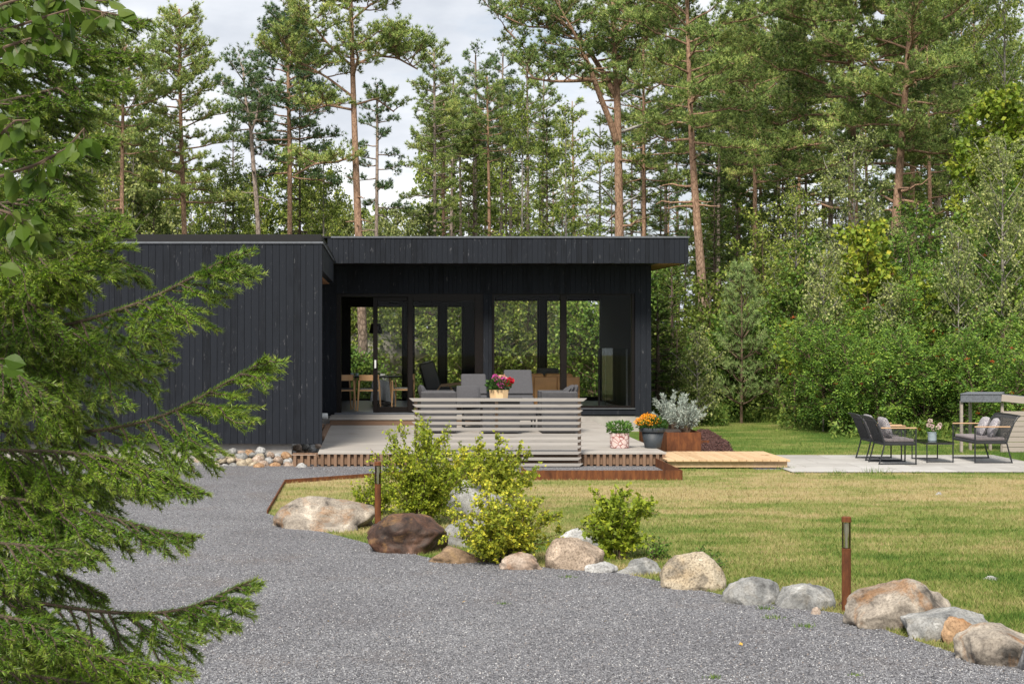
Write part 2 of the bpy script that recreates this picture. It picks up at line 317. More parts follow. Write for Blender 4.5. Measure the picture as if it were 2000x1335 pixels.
def bark_mat(name, low, mid, high, z0, z1, vs=14.0):
    m, t, b, o = new_mat(name); b.inputs['Roughness'].default_value = .95; b.inputs['Specular IOR Level'].default_value = .15
    tcn = N(t, 'ShaderNodeTexCoord'); sp = N(t, 'ShaderNodeSeparateXYZ'); t.links.new(tcn.outputs['Object'], sp.inputs[0])
    n0 = N(t, 'ShaderNodeTexNoise', Scale=1.6, Detail=5.0); t.links.new(tcn.outputs['Object'], n0.inputs['Vector'])
    z = N(t, 'ShaderNodeMath', operation='MULTIPLY_ADD'); t.links.new(n0.outputs[0], z.inputs[0]); z.inputs[1].default_value = 3.0; t.links.new(sp.outputs[2], z.inputs[2])
    mr = N(t, 'ShaderNodeMapRange'); t.links.new(z.outputs[0], mr.inputs[0]); mr.inputs[1].default_value = z0 + 1.5; mr.inputs[2].default_value = z1 + 1.5
    mpn = N(t, 'ShaderNodeMapping'); mpn.inputs['Scale'].default_value = (1, 1, .45); t.links.new(tcn.outputs['Object'], mpn.inputs[0])
    vo = N(t, 'ShaderNodeTexVoronoi', Scale=vs, feature='DISTANCE_TO_EDGE'); t.links.new(mpn.outputs[0], vo.inputs['Vector'])
    n1 = N(t, 'ShaderNodeTexNoise', Scale=vs * 1.5, Detail=6.0, Roughness=.7); t.links.new(mpn.outputs[0], n1.inputs['Vector'])
    rl = ramp(t, [(.0, tuple(np.array(low) * .35)), (.16, low), (.4, tuple(np.array(low) * 1.5))]); t.links.new(vo.outputs['Distance'], rl.inputs[0])
    rh0 = ramp(t, [(.3, mid), (.62, high)]); t.links.new(n1.outputs[0], rh0.inputs[0]); fk = ramp(t, [(.0, (.42, .40, .40)), (.10, (1, 1, 1))]); t.links.new(vo.outputs['Distance'], fk.inputs[0])
    rh = N(t, 'ShaderNodeMix', data_type='RGBA', blend_type='MULTIPLY'); rh.inputs['Factor'].default_value = .9; t.links.new(rh0.outputs[0], rh.inputs[6]); t.links.new(fk.outputs[0], rh.inputs[7])
    mxn = N(t, 'ShaderNodeMix', data_type='RGBA'); t.links.new(mr.outputs[0], mxn.inputs['Factor']); t.links.new(rl.outputs[0], mxn.inputs[6]); t.links.new(rh.outputs[2], mxn.inputs[7])
    t.links.new(mxn.outputs[2], b.inputs['Base Color'])
    bp = N(t, 'ShaderNodeBump', Strength=.6, Distance=.03); t.links.new(vo.outputs['Distance'], bp.inputs['Height']); t.links.new(bp.outputs[0], b.inputs['Normal'])
    return m
M['pine_bark'] = bark_mat('pine_bark', (.19, .15, .12), (.21, .125, .082), (.38, .25, .172), 1.6, 5.2)
M['pine_bark_grey'] = bark_mat('grey_pine_bark', (.17, .145, .125), (.24, .19, .16), (.36, .29, .245), 3, 8)
M['dead_wood'] = simple('dead_grey_wood', (.40, .38, .36), .95, var=.3)
M['spruce_bark'] = simple('spruce_bark', (.085, .06, .045), .95, var=.4, nscale=30, bump=.6, bscale=60)
M['birch_bark'] = bark_mat('birch_bark', (.30, .27, .24), (.13, .11, .09), (.34, .32, .30), .2, 1.2, 9)
M['twig'] = simple('brown_twig', (.11, .075, .05), .9, var=.3)
M['pine_leaf'] = foliage('pine_needles', [(0, (0.051, 0.095, 0.037)), (.4, (0.164, 0.250, 0.070)), (.8, (0.396, 0.494, 0.135)), (1, (0.659, 0.642, 0.192))], 0.1, .5, .6, .9)
M['pine_leaf_dark'] = foliage('dark_pine_needles', [(0, (0.034, 0.069, 0.033)), (.5, (0.098, 0.174, 0.067)), (1, (0.279, 0.385, 0.131))], 0.1, .5, .6, .9)
M['spruce_leaf'] = foliage('spruce_needles', [(0, (0.026, 0.054, 0.014)), (.5, (0.087, 0.149, 0.029)), (1, (0.295, 0.373, 0.058))], 0.1, .5, .5, 1.1, age=(.19, .23, .045))
M['near_needles'] = foliage('near_spruce_needles', [(0, (0.026, 0.072, 0.010)), (.45, (0.082, 0.180, 0.016)), (.85, (0.217, 0.359, 0.029)), (1, (0.373, 0.492, 0.051))], 0.1, .36, .55, 2.5, age=(.26, .31, .055), spec=.3)
M['young_pine'] = foliage('young_pine_needles', [(0, (0.114, 0.184, 0.068)), (.6, (0.274, 0.381, 0.136)), (1, (0.457, 0.543, 0.198))], .15)
M['birch_leaf'] = foliage('birch_leaves', [(0, (0.047, 0.083, 0.013)), (.5, (0.156, 0.219, 0.036)), (.85, (0.323, 0.369, 0.077)), (1, (0.542, 0.553, 0.167))], 0.25, .42)
M['birch_pale'] = foliage('pale_birch_leaves', [(0, (0.053, 0.080, 0.022)), (.5, (0.189, 0.237, 0.074)), (.85, (0.376, 0.405, 0.145)), (1, (0.576, 0.572, 0.261))], 0.25, .42)
M['rowan_leaf'] = foliage('rowan_leaves', [(0, (0.038, 0.092, 0.017)), (.5, (0.125, 0.239, 0.040)), (.88, (0.305, 0.435, 0.067)), (1, (0.718, 0.640, 0.096))], 0.25, .4)
M['maple_leaf'] = foliage('maple_leaves', [(0, (0.099, 0.167, 0.020)), (.5, (0.208, 0.289, 0.033)), (.9, (0.416, 0.428, 0.054)), (1, (0.578, 0.449, 0.064))], .32, .45)
M['alder_leaf'] = foliage('dark_leaves', [(0, (0.033, 0.077, 0.015)), (.5, (0.101, 0.188, 0.031)), (1, (0.298, 0.398, 0.070))], 0.22, .45)
M['currant'] = foliage('currant_leaves', [(0, (0.107, 0.166, 0.016)), (.45, (0.237, 0.310, 0.029)), (.85, (0.427, 0.476, 0.044)), (1, (0.576, 0.530, 0.060))], .3, .45, .6, 3.0)
M['currant_green'] = foliage('green_currant_leaves', [(0, (0.127, 0.186, 0.021)), (.5, (0.323, 0.369, 0.040)), (.9, (0.672, 0.623, 0.060)), (1, (0.756, 0.720, 0.073))], .3, .45, .6, 3.0)
M['silver'] = foliage('silver_willow_leaves', [(0, (.20, .25, .21)), (.5, (.36, .41, .36)), (1, (.56, .60, .54))], .15, .6)
M['pot_green'] = foliage('pot_plant_leaves', [(0, (.035, .10, .02)), (.6, (.09, .19, .035)), (1, (.18, .28, .06))], .25, .45)
M['pot_deep'] = foliage('dark_pot_leaves', [(0, (.018, .05, .012)), (.6, (.045, .105, .02)), (1, (.10, .17, .03))], .25, .45)
M['fore_birch'] = foliage('near_birch_leaves', [(0, (0.036, 0.076, 0.008)), (.5, (0.067, 0.119, 0.012)), (1, (0.150, 0.194, 0.042))], .35, .38, .3, 6)
M['undergrowth'] = foliage('undergrowth_leaves', [(0, (0.044, 0.096, 0.020)), (.5, (0.111, 0.190, 0.037)), (1, (0.277, 0.336, 0.073))], .25)
M['berry'] = simple('orange_berries', (.34, .065, .014), .35, var=.3)
M['pink_petal'] = foliage('pink_petals', [(0, (.55, .06, .30)), (1, (.75, .16, .48))], .25)
M['red_petal'] = foliage('red_petals', [(0, (.55, .01, .03)), (1, (.75, .03, .06))], .25)
M['peach_petal'] = foliage('peach_petals', [(0, (.70, .38, .26)), (1, (.80, .52, .40))], .25)
M['pale_petal'] = foliage('pale_pink_petals', [(0, (.68, .44, .44)), (1, (.82, .68, .66))], .25)
M['orange_petal'] = foliage('orange_petals', [(0, (.72, .22, .01)), (.6, (.85, .36, .02)), (1, (.9, .52, .04))], .25)
def lawn_mat(name, blades=False):
    m, t, b, o = new_mat(name); b.inputs['Roughness'].default_value = .9; b.inputs['Specular IOR Level'].default_value = .12
    geo = N(t, 'ShaderNodeNewGeometry'); P = geo.outputs['Position']
    mpn = N(t, 'ShaderNodeMapping'); mpn.inputs['Scale'].default_value = (.55, 1.0, 1); t.links.new(P, mpn.inputs[0])
    n1 = N(t, 'ShaderNodeTexNoise', Scale=.55, Detail=6.0, Roughness=.6); t.links.new(mpn.outputs[0], n1.inputs['Vector'])
    n2 = N(t, 'ShaderNodeTexNoise', Scale=2.2, Detail=6.0, Roughness=.7); t.links.new(mpn.outputs[0], n2.inputs['Vector'])
    n3 = N(t, 'ShaderNodeTexNoise', Scale=90.0, Detail=3.0); t.links.new(P, n3.inputs['Vector'])
    a = N(t, 'ShaderNodeMath', operation='MULTIPLY_ADD'); t.links.new(n2.outputs[0], a.inputs[0]); a.inputs[1].default_value = .7; t.links.new(n1.outputs[0], a.inputs[2])
    # parched towards the strip of lawn before the steel edging (real colour of that dry strip)
    sp = N(t, 'ShaderNodeSeparateXYZ'); t.links.new(P, sp.inputs[0])
    dry = ramp(t, [(0, (.22,) * 3), (.16, (.15,) * 3), (.30, (.09,) * 3), (.45, (.17,) * 3), (.60, (.29,) * 3), (.72, (.29,) * 3), (.80, (.22,) * 3), (.9, (.03,) * 3), (1, (.0,) * 3)])
    mr = N(t, 'ShaderNodeMapRange'); t.links.new(sp.outputs[1], mr.inputs[0]); mr.inputs[1].default_value = 11; mr.inputs[2].default_value = 27; t.links.new(mr.outputs[0], dry.inputs[0])
    a1 = N(t, 'ShaderNodeMath', operation='ADD'); t.links.new(a.outputs[0], a1.inputs[0]); t.links.new(dry.outputs[0], a1.inputs[1])
    if blades:
        a2 = N(t, 'ShaderNodeMath', operation='MULTIPLY_ADD'); t.links.new(geo.outputs['Random Per Island'], a2.inputs[0]); a2.inputs[1].default_value = .3; t.links.new(a1.outputs[0], a2.inputs[2]); off = .13
    else:
        a2 = N(t, 'ShaderNodeMath', operation='MULTIPLY_ADD'); t.links.new(n3.outputs[0], a2.inputs[0]); a2.inputs[1].default_value = .3; t.links.new(a1.outputs[0], a2.inputs[2]); off = .13
    vv = N(t, 'ShaderNodeMath', operation='MULTIPLY_ADD'); t.links.new(a2.outputs[0], vv.inputs[0]); vv.inputs[1].default_value = 1.7; vv.inputs[2].default_value = -1.41
    r = ramp(t, [(.10, (.060, .115, .020)), (.32, (.110, .160, .032)), (.52, (.175, .200, .055)), (.72, (.255, .235, .095)), (.92, (.335, .270, .135))]); t.links.new(vv.outputs[0], r.inputs[0]); t.links.new(r.outputs[0], b.inputs['Base Color'])
    if not blades:
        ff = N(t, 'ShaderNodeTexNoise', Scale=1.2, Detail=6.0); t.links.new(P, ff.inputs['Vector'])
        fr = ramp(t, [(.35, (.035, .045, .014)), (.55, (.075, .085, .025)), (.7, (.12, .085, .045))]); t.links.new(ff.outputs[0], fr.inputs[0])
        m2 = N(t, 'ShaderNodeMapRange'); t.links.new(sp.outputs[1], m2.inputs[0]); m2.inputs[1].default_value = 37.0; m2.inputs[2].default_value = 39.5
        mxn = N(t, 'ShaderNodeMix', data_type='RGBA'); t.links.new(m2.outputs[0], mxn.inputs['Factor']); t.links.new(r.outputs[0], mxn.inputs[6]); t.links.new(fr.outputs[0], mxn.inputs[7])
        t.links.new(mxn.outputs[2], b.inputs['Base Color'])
        bp = N(t, 'ShaderNodeBump', Strength=.6, Distance=.02); t.links.new(n3.outputs[0], bp.inputs['Height']); t.links.new(bp.outputs[0], b.inputs['Normal'])
    return m
M['lawn'] = lawn_mat('lawn'); M['blade'] = lawn_mat('lawn_blades', True)
def gravel_mat(name, loose=False):
    m, t, b, o = new_mat(name); b.inputs['Roughness'].default_value = .85; b.inputs['Specular IOR Level'].default_value = .3
    geo = N(t, 'ShaderNodeNewGeometry')
    stops = [(0, (.05, .05, .057)), (.25, (.125, .127, .140)), (.62, (.222, .226, .246)), (.90, (.325, .33, .35)), (.975, (.50, .50, .50)), (1, (.27, .21, .175))]
    if loose:
        r = ramp(t, stops); t.links.new(geo.outputs['Random Per Island'], r.inputs[0]); t.links.new(r.outputs[0], b.inputs['Base Color']); return m
    nz = N(t, 'ShaderNodeTexNoise', Scale=40.0, Detail=2.0); t.links.new(geo.outputs['Position'], nz.inputs['Vector'])
    mxv = N(t, 'ShaderNodeMix', data_type='RGBA'); mxv.inputs['Factor'].default_value = .012; t.links.new(geo.outputs['Position'], mxv.inputs[6]); t.links.new(nz.outputs['Color'], mxv.inputs[7])
    vo = N(t, 'ShaderNodeTexVoronoi', Scale=98.0); t.links.new(mxv.outputs[2], vo.inputs['Vector'])
    sx = N(t, 'ShaderNodeSeparateColor'); t.links.new(vo.outputs['Color'], sx.inputs[0])
    r = ramp(t, stops); t.links.new(sx.outputs[0], r.inputs[0])
    dk = ramp(t, [(.25, (1, 1, 1)), (.62, (.28, .28, .28))]); t.links.new(vo.outputs['Distance'], dk.inputs[0])
    ml = N(t, 'ShaderNodeMix', data_type='RGBA', blend_type='MULTIPLY'); ml.inputs['Factor'].default_value = .25; t.links.new(r.outputs[0], ml.inputs[6]); t.links.new(dk.outputs[0], ml.inputs[7])
    big = N(t, 'ShaderNodeTexNoise', Scale=.7, Detail=5.0); t.links.new(geo.outputs['Position'], big.inputs['Vector'])
    br = ramp(t, [(.35, (.84, .82, .82)), (.65, (1.05, 1.04, 1.03))]); t.links.new(big.outputs[0], br.inputs[0])
    m2 = N(t, 'ShaderNodeMix', data_type='RGBA', blend_type='MULTIPLY'); m2.inputs['Factor'].default_value = 1; t.links.new(ml.outputs[2], m2.inputs[6]); t.links.new(br.outputs[0], m2.inputs[7])
    dn = N(t, 'ShaderNodeTexNoise', Scale=.9, Detail=7.0, Roughness=.7); t.links.new(geo.outputs['Position'], dn.inputs['Vector']); dr = ramp(t, [(.54, (0, 0, 0)), (.72, (.45, .45, .45))]); t.links.new(dn.outputs[0], dr.inputs[0])
    m3 = N(t, 'ShaderNodeMix', data_type='RGBA'); t.links.new(dr.outputs[0], m3.inputs['Factor']); t.links.new(m2.outputs[2], m3.inputs[6]); m3.inputs[7].default_value = (.15, .115, .095, 1)
    t.links.new(m3.outputs[2], b.inputs['Base Color'])
    bp = N(t, 'ShaderNodeBump', Strength=1.0, Distance=.012, invert=True); t.links.new(vo.outputs['Distance'], bp.inputs['Height']); t.links.new(bp.outputs[0], b.inputs['Normal'])
    return m
M['gravel'] = gravel_mat('grey_gravel'); M['gravel_loose'] = gravel_mat('loose_gravel', True)
def paver_mat():
    m, t, b, o = new_mat('paver'); b.inputs['Roughness'].default_value = .9; geo = N(t, 'ShaderNodeNewGeometry')
    nz = N(t, 'ShaderNodeTexNoise', Scale=1.7, Detail=7.0, Roughness=.65); t.links.new(geo.outputs['Position'], nz.inputs['Vector'])
    a = N(t, 'ShaderNodeMath', operation='MULTIPLY_ADD'); t.links.new(geo.outputs['Random Per Island'], a.inputs[0]); a.inputs[1].default_value = .45; t.links.new(nz.outputs[0], a.inputs[2])
    r = ramp(t, [(.35, (.25, .24, .225)), (.7, (.34, .327, .31)), (1.0, (.40, .39, .375))]); t.links.new(a.outputs[0], r.inputs[0]); t.links.new(r.outputs[0], b.inputs['Base Color']); return m
M['paver'] = paver_mat()
M['joint'] = simple('joint_sand', (.04, .038, .03), 1)
M['mulch'] = simple('bark_mulch', (.075, .035, .03), 1, var=.7, nscale=40, bump=1.0, bscale=40)
M['outcrop'] = rock('mossy_outcrop', (.17, .16, .13), (.32, .30, .25), (.12, .15, .05), 1.6, .3, stain=.8)
ROCKS = {
 'tan': rock('tan_rock', (0.192, 0.167, 0.141), (0.311, 0.274, 0.229), (0.244, 0.126, 0.052), 4.5, .2, stain=.7),
 'brown': rock('rust_brown_rock', (0.040, 0.024, 0.018), (0.085, 0.045, 0.030), (0.24, 0.135, 0.055), 5, .2, (0.022, 0.015, 0.013), .55, .6),
 'flat_brown': rock('ochre_rock', (0.148, 0.100, 0.063), (0.222, 0.155, 0.100), (0.266, 0.178, 0.089), 4, .15),
 'grey': rock('grey_rock', (0.163, 0.167, 0.167), (0.266, 0.266, 0.259), (0.222, 0.200, 0.163), 5, .2, (0.081, 0.081, 0.081), stain=.4),
 'white': rock('white_grey_rock', (0.266, 0.266, 0.266), (0.385, 0.385, 0.377), (0.222, 0.222, 0.229), 6, .3, (0.133, 0.133, 0.133)),
 'pink': rock('pinkish_rock', (0.266, 0.200, 0.155), (0.370, 0.303, 0.252), (0.266, 0.141, 0.074), 5, .2),
 'speckle': rock('speckled_cream_rock', (0.326, 0.274, 0.200), (0.400, 0.348, 0.266), (0.340, 0.244, 0.133), 4, 1.0, (0.163, 0.141, 0.111), stain=.4),
 'granite': rock('speckled_tan_rock', (0.229, 0.178, 0.133), (0.296, 0.237, 0.185), (0.252, 0.163, 0.096), 5, .9, (0.096, 0.081, 0.067)),
 'orange': rock('orange_rock', (0.244, 0.141, 0.074), (0.340, 0.222, 0.133), (0.281, 0.126, 0.044), 4, .3),
 'dark': rock('dark_rock', (0.067, 0.067, 0.074), (0.126, 0.126, 0.133), (0.096, 0.089, 0.081), 6, .3),
}

# ------------------------------------------------------------------ ground
EDGE = [(2120, 1345), (2000, 1305), (1870, 1278), (1760, 1242), (1640, 1198), (1520, 1183), (1400, 1160), (1290, 1136), (1200, 1116), (1060, 1108), (950, 1099), (840, 1090), (720, 1062), (620, 1036), (522, 1003), (556, 944), (770, 928)]
edge = [tuple(G(px, py)[:2]) for px, py in EDGE]
YE = 22.8                                                        # front of the steel edging
grav_poly = [(9.5, -3.0)] + [(7.2, 8.0)] + edge + [(2.0, 23.45), (2.06, YE), (4.2, YE), (4.2, 25.05), (5.5, 25.0), (5.6, 24.5), (6.3, 24.55), (6.3, 26.2), (4.3, 26.2), (4.3, 33.5), (-1.4, 33.5), (-1.4, 26.0), (-30, 26.0), (-30, -3.0)]
g = MB(); g.add([(-700, -60, 0), (700, -60, 0), (700, 1500, 0), (-700, 1500, 0)], [(0, 1, 2, 3)]); tag(g.build('ground', M['lawn']), kind='structure')
g = MB(); g.prism(grav_poly, .0, .006); gs = g.build('gravel_drive', M['gravel']); tag(gs, kind='structure')
def inpoly(x, y, poly):
    c = np.zeros(len(x), bool); n = len(poly)
    for i in range(n):
        (x0, y0), (x1, y1) = poly[i], poly[i - 1]
        if y0 == y1: continue
        c ^= ((y0 > y) != (y1 > y)) & (x < (x1 - x0) * (y - y0) / (y1 - y0) + x0)
    return c
PAT = (5.98, 10.05, 23.94, 27.1)
rng = np.random.default_rng(3)
# patio slabs
g = MB(); g.box(PAT[0], PAT[1], PAT[2], PAT[3], -.05, .012); pat = tag(g.build('patio', M['joint']), kind='structure')
g = MB(); rows = 4; rh = (PAT[3] - PAT[2]) / rows
for r_ in range(rows):
    x = PAT[0] - (.5 if r_ % 2 else 0.0) * .8
    while x < PAT[1]:
        x1 = min(x + .8, PAT[1]); x0 = max(x, PAT[0])
        if x1 - x0 > .05: g.box(x0 + .007, x1 - .007, PAT[2] + r_ * rh + .016, PAT[2] + (r_ + 1) * rh - .016, -.03, .022 + rng.uniform(-.002, .002))
        x += .8
bev(tag(g.build('patio_paving', M['paver']), kind='structure'), .006)
# bark mulch bed right of the planter
mp_ = [tuple(G(px, py)[:2]) for px, py in [(1362, 884), (1432, 884), (1424, 868), (1398, 851), (1384, 842), (1362, 842)]]
g = MB(); g.prism(mp_, .0, .02); tag(g.build('mulch_bed', M['mulch']), kind='structure')
g = MB(); pts = rng.uniform([min(p[0] for p in mp_), min(p[1] for p in mp_)], [max(p[0] for p in mp_), max(p[1] for p in mp_)], (3800, 2)); pts = pts[inpoly(pts[:, 0], pts[:, 1], mp_)]
for p in pts:
    a = rng.uniform(0, 6.28); g.obox((p[0], p[1], rng.uniform(.02, .06)), (rng.uniform(.015, .04), .008, .004), (math.cos(a), math.sin(a), rng.uniform(-.6, .6)))
tag(g.build('bark_chips', M['mulch']), 'dark red brown bark chips heaped beside the rusty planter', 'bark chips', kind='stuff')

# loose gravel stones on the drive
n = 150000; D = 1 / rng.uniform(1 / 26.0, 1 / 9.3, n); px = rng.uniform(-60, 2060, n); X = (px - VX) * D / F
k = inpoly(X, D, grav_poly); X, Y = X[k], D[k]; n = len(X)
base = np.array([(1, 0, 0), (-1, 0, 0), (0, 1, 0), (0, -1, 0), (0, 0, 1), (0, 0, -.4)], float)
sc_ = rng.uniform(.0032, .0060, (n, 1, 1)) * rng.uniform(.6, 1.3, (n, 1, 3)); a = rng.uniform(0, 6.28, n); ca, sa = np.cos(a)[:, None], np.sin(a)[:, None]
v = base[None] * sc_ + rng.normal(0, .0012, (n, 6, 3)); v = np.stack([v[..., 0] * ca - v[..., 1] * sa, v[..., 0] * sa + v[..., 1] * ca, v[..., 2]], -1)
v += np.stack([X, Y, np.full(n, .0085)], -1)[:, None]
ff = np.array([(0, 2, 4), (2, 1, 4), (1, 3, 4), (3, 0, 4), (2, 0, 5), (1, 2, 5), (3, 1, 5), (0, 3, 5)])
g = MB(); g.add(v.reshape(-1, 3), (np.arange(n)[:, None, None] * 6 + ff[None]).reshape(-1, 3)); tag(g.build('gravel', M['gravel_loose']), 'loose grey crushed gravel covering the drive', 'gravel', kind='stuff')

# mown grass blades
def blades(n, ylo, yhi, hmin, hmax):
    Y = 1 / rng.uniform(1 / yhi, 1 / ylo, n); px = rng.uniform(480, 2080, n); X = (px - VX) * Y / F
    k = ~inpoly(X, Y, grav_poly)
    k &= ~((X > PAT[0] - .02) & (X < PAT[1]) & (Y > PAT[2] - .02) & (Y < PAT[3]))
    k &= ~((X > 4.3) & (X < 6.15) & (Y > 24.6) & (Y < 26.3)) & ~((X < 5.3) & (Y > 24.5)) & ~inpoly(X, Y, mp_) & ~((X < 1.99) & (Y > 23.4))
    X, Y = X[k], Y[k]; n = len(X); h = rng.uniform(hmin, hmax, n); a = rng.uniform(0, 6.28, n); w = rng.uniform(.0025, .0045, n)
    lx, ly = rng.normal(0, .45, n) * h, rng.normal(0, .45, n) * h
    b = np.stack([X, Y, np.zeros(n)], -1); d = np.stack([np.cos(a) * w, np.sin(a) * w, np.zeros(n)], -1)
    v = np.stack([b - d, b + d, b + np.stack([lx, ly, h], -1)], 1)
    return v.reshape(-1, 3), np.arange(n * 3).reshape(-1, 3)
g = MB(); g.add(*blades(330000, 9.2, 25, .018, .04)); g.add(*blades(90000, 25, 38.5, .02, .05))
tag(g.build('lawn_grass', M['blade']), 'short mown lawn grass with dry straw coloured patches', 'grass', kind='stuff')

# ------------------------------------------------------------------ the black house
DW, DM, DF = 25.6, 32.5, 33.6
XL, XWR, XFR, XMR = -9.0, -.835, 5.553, 6.10
ZW0, ZWT, ZM0, ZMT, ZB, FL = .302, 3.40, 3.35, 3.88, .32, .385
def zf(py, D): return HC - (py - VY) * D / F
def xf(px, D): return (px - VX) * D / F
house = thing('black_house', 'low flat roofed house clad in black vertical boards with tall glass doors', 'house', (2, DF, 0))
def hb(mb, name, mat, parent=None, **kw):
    o = mb.build(name, mat, parent or house, **kw)
    p = o.parent
    while p is not None: o.location -= p.location; p = p.parent
    return o
def boards_x(mb, x0, x1, y0, y1, z0, z1, w=.105, seed=0):
    r = np.random.default_rng(seed); x = x0
    while x < x1 - .01:
        ww = w * r.choice([.78, 1.0, 1.0, 1.12]); xe = min(x + ww, x1)
        mb.box(x + .0025, xe - .0025, y0 + r.uniform(0, .004), y1, z0 + r.uniform(-.004, .004), z1); x = xe
def boards_y(mb, x0, x1, y0, y1, z0, z1, w=.105, seed=0):
    r = np.random.default_rng(seed); y = y0
    while y < y1 - .01:
        ye = min(y + w * r.choice([.8, 1.0, 1.1]), y1); mb.box(x0, x1, y + .0025, ye - .0025, z0, z1); y = ye
# wing: cladding to the front, fin at its right end, recessed side wall
g = MB(); boards_x(g, XL, XWR, DW, DW + .025, ZW0, ZWT - .02, .105, 1); g.box(XL, XWR - .003, DW + .027, DW + .20, ZW0 + .004, ZWT - .03); hb(g, 'wall', M['black_wood'])
g = MB(); boards_y(g, -1.335, -1.31, DW + .2, DF, ZB, 2.97, .105, 2); g.box(-1.5, -1.337, DW + .2, DF, ZB, 2.97); hb(g, 'wall', M['black_wood'])
g = MB(); g.box(XL, -1.31, DW + .10, DW + .25, 0, ZW0 + .02); g.box(-1.46, -1.312, DW + .25, DF, 0, ZB - .003); hb(g, 'plinth', M['concrete'])
g = MB(); boards_y(g, XWR - .028, XWR, DW + .202, DM + .02, 2.975, ZWT - .02, .105, 3); g.box(XWR - .12, XWR - .03, DW + .202, DM + .02, 2.985, ZWT - .03); hb(g, 'fascia', M['black_wood'])
g = MB()
x = -1.308
while x < XWR - .13:
    g.box(x + .002, x + .088, DW + .203, DF - .01, 2.972, 2.99); x += .09
hb(g, 'soffit', M['soffit_pine'])
g = MB(); g.box(XL - .5, XWR + .012, DW - .012, DM + .02, ZWT - .017, ZWT + .012); rf = hb(g, 'roof', M['black_metal'])
g = MB(); g.box(XL - .5, XWR - .012, DW + .03, DM + .02, ZWT + .014, ZWT + .125); hb(g, 'parapet', M['black_metal'], rf)
g = MB(); g.box(XL - .5, XWR + .014, DW - .016, DW - .0125, ZWT - .019, ZWT + .011); g.box(XWR + .0125, XWR + .017, DW - .016, DM, ZWT - .019, ZWT + .0115); hb(g, 'flashing', M['flashing'], rf)
g = MB(); g.tube([(XWR - .01, DM - .06, ZWT - .06), (XWR + .0, DM - .06, ZWT + .05)], .03, 10); hb(g, 'drain_pipe', M['black_metal'], rf)
# main block: fascia, roof, front wall with two openings
g = MB(); boards_x(g, XWR - .12, XMR, DM, DM + .025, ZM0, ZMT - .035, .100, 4); g.box(XWR - .1, XMR - .02, DM + .027, DM + .10, ZM0 + .004, ZMT - .04)
boards_y(g, XMR - .022, XMR, DM + .03, 40.3, ZM0, ZMT - .035, .1, 5); hb(g, 'fascia', M['black_wood'])
g = MB(); g.box(-9.5, XMR + .012, DM - .012, 40.3, ZMT - .034, ZMT - .004); rf2 = hb(g, 'roof', M['black_metal'])
g = MB(); g.box(XWR - .05, XMR + .015, DM - .018, DM - .0125, ZMT - .036, ZMT - .0035); g.box(XMR + .0125, XMR + .018, DM - .018, 40.3, ZMT - .036, ZMT - .0035); hb(g, 'flashing', M['flashing'], rf2)
g = MB()
x = XFR + .002
while x < XMR - .03:
    g.box(x + .002, x + .068, DM + .102, 40.2, ZM0 + .006, ZM0 + .022); x += .07
hb(g, 'soffit', M['soffit_pine'])
g = MB(); g.box(-1.3, XFR, DM + .102, DF, ZM0 + .006, ZM0 + .022); hb(g, 'soffit', M['black_trim'])
OD = (xf(657, DF), xf(944, DF), zf(573, DF)); OW = (xf(961, DF), xf(1240.5, DF), zf(571, DF), zf(798, DF))
g = MB()
boards_x(g, -1.33, OD[0], DF, DF + .025, ZB, ZM0, .105, 6)
boards_x(g, OD[0], OW[1], DF, DF + .025, OD[2], ZM0, .105, 7)
boards_x(g, OD[1], OW[0], DF, DF + .025, ZB, OD[2] - .003, .1, 8)
boards_x(g, OW[1], XFR, DF, DF + .025, ZB, ZM0, .105, 9)
g.box(OW[0], OW[1], DF - .004, DF + .025, ZB + .02, OW[3] - .004)
for a0, a1, z0, z1 in ((-1.33, OD[0], ZB, ZM0), (OD[0] + .001, OW[1] - .001, OD[2] + .004, ZM0), (OD[1], OW[0], ZB, OD[2]), (OW[1], XFR - .003, ZB, ZM0), (OW[0], OW[1], ZB + .03, OW[3] - .01)): g.box(a0, a1, DF + .027, DF + .28, z0, z1 - .003)
g.box(-1.33, XFR - .003, DF + .029, DF + .27, ZM0 - .0025, ZM0 + .45)
hb(g, 'wall', M['black_wood'])
g = MB(); boards_y(g, XFR - .025, XFR, DF + .282, 39.5, ZB, ZM0, .105, 10); g.box(XFR - .25, XFR - .027, DF + .282, 39.5, ZB, ZM0); hb(g, 'wall', M['black_wood'])
g = MB(); g.box(-1.3, XFR + .05, DF + .03, DF + .26, 0, ZB - .004); g.box(XFR - .2, XFR + .05, DF + .262, 39.4, 0, ZB - .004); hb(g, 'plinth', M['concrete'])
# inside
DB = 39.3
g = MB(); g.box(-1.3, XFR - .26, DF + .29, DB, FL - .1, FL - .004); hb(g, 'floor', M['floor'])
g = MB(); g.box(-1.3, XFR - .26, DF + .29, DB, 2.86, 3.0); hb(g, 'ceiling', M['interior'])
g = MB()                                                          # back wall with its openings
def bz(py): return zf(py, DB)
ops = [(xf(681, DB), xf(789, DB), bz(782), bz(596)), (xf(806, DB), xf(859, DB), bz(782), bz(596)), (xf(870, DB), xf(906, DB), bz(782), bz(596)),
       (xf(950, DB), xf(1054, DB), bz(778), bz(584)), (xf(1065.5, DB), xf(1180, DB), bz(778), bz(584)), (xf(1196, DB), xf(1208, DB), bz(710), bz(651))]
xc = -1.3
for a0, a1, z0, z1 in ops:
    g.box(xc, a0, DB, DB + .2, FL - .1, 3.3); g.box(a0, a1, DB + .001, DB + .199, FL - .1, z0); g.box(a0, a1, DB + .001, DB + .199, z1, 3.3); xc = a1
g.box(xc, XFR - .26, DB, DB + .2, FL - .1, 3.3); hb(g, 'wall', M['interior'])
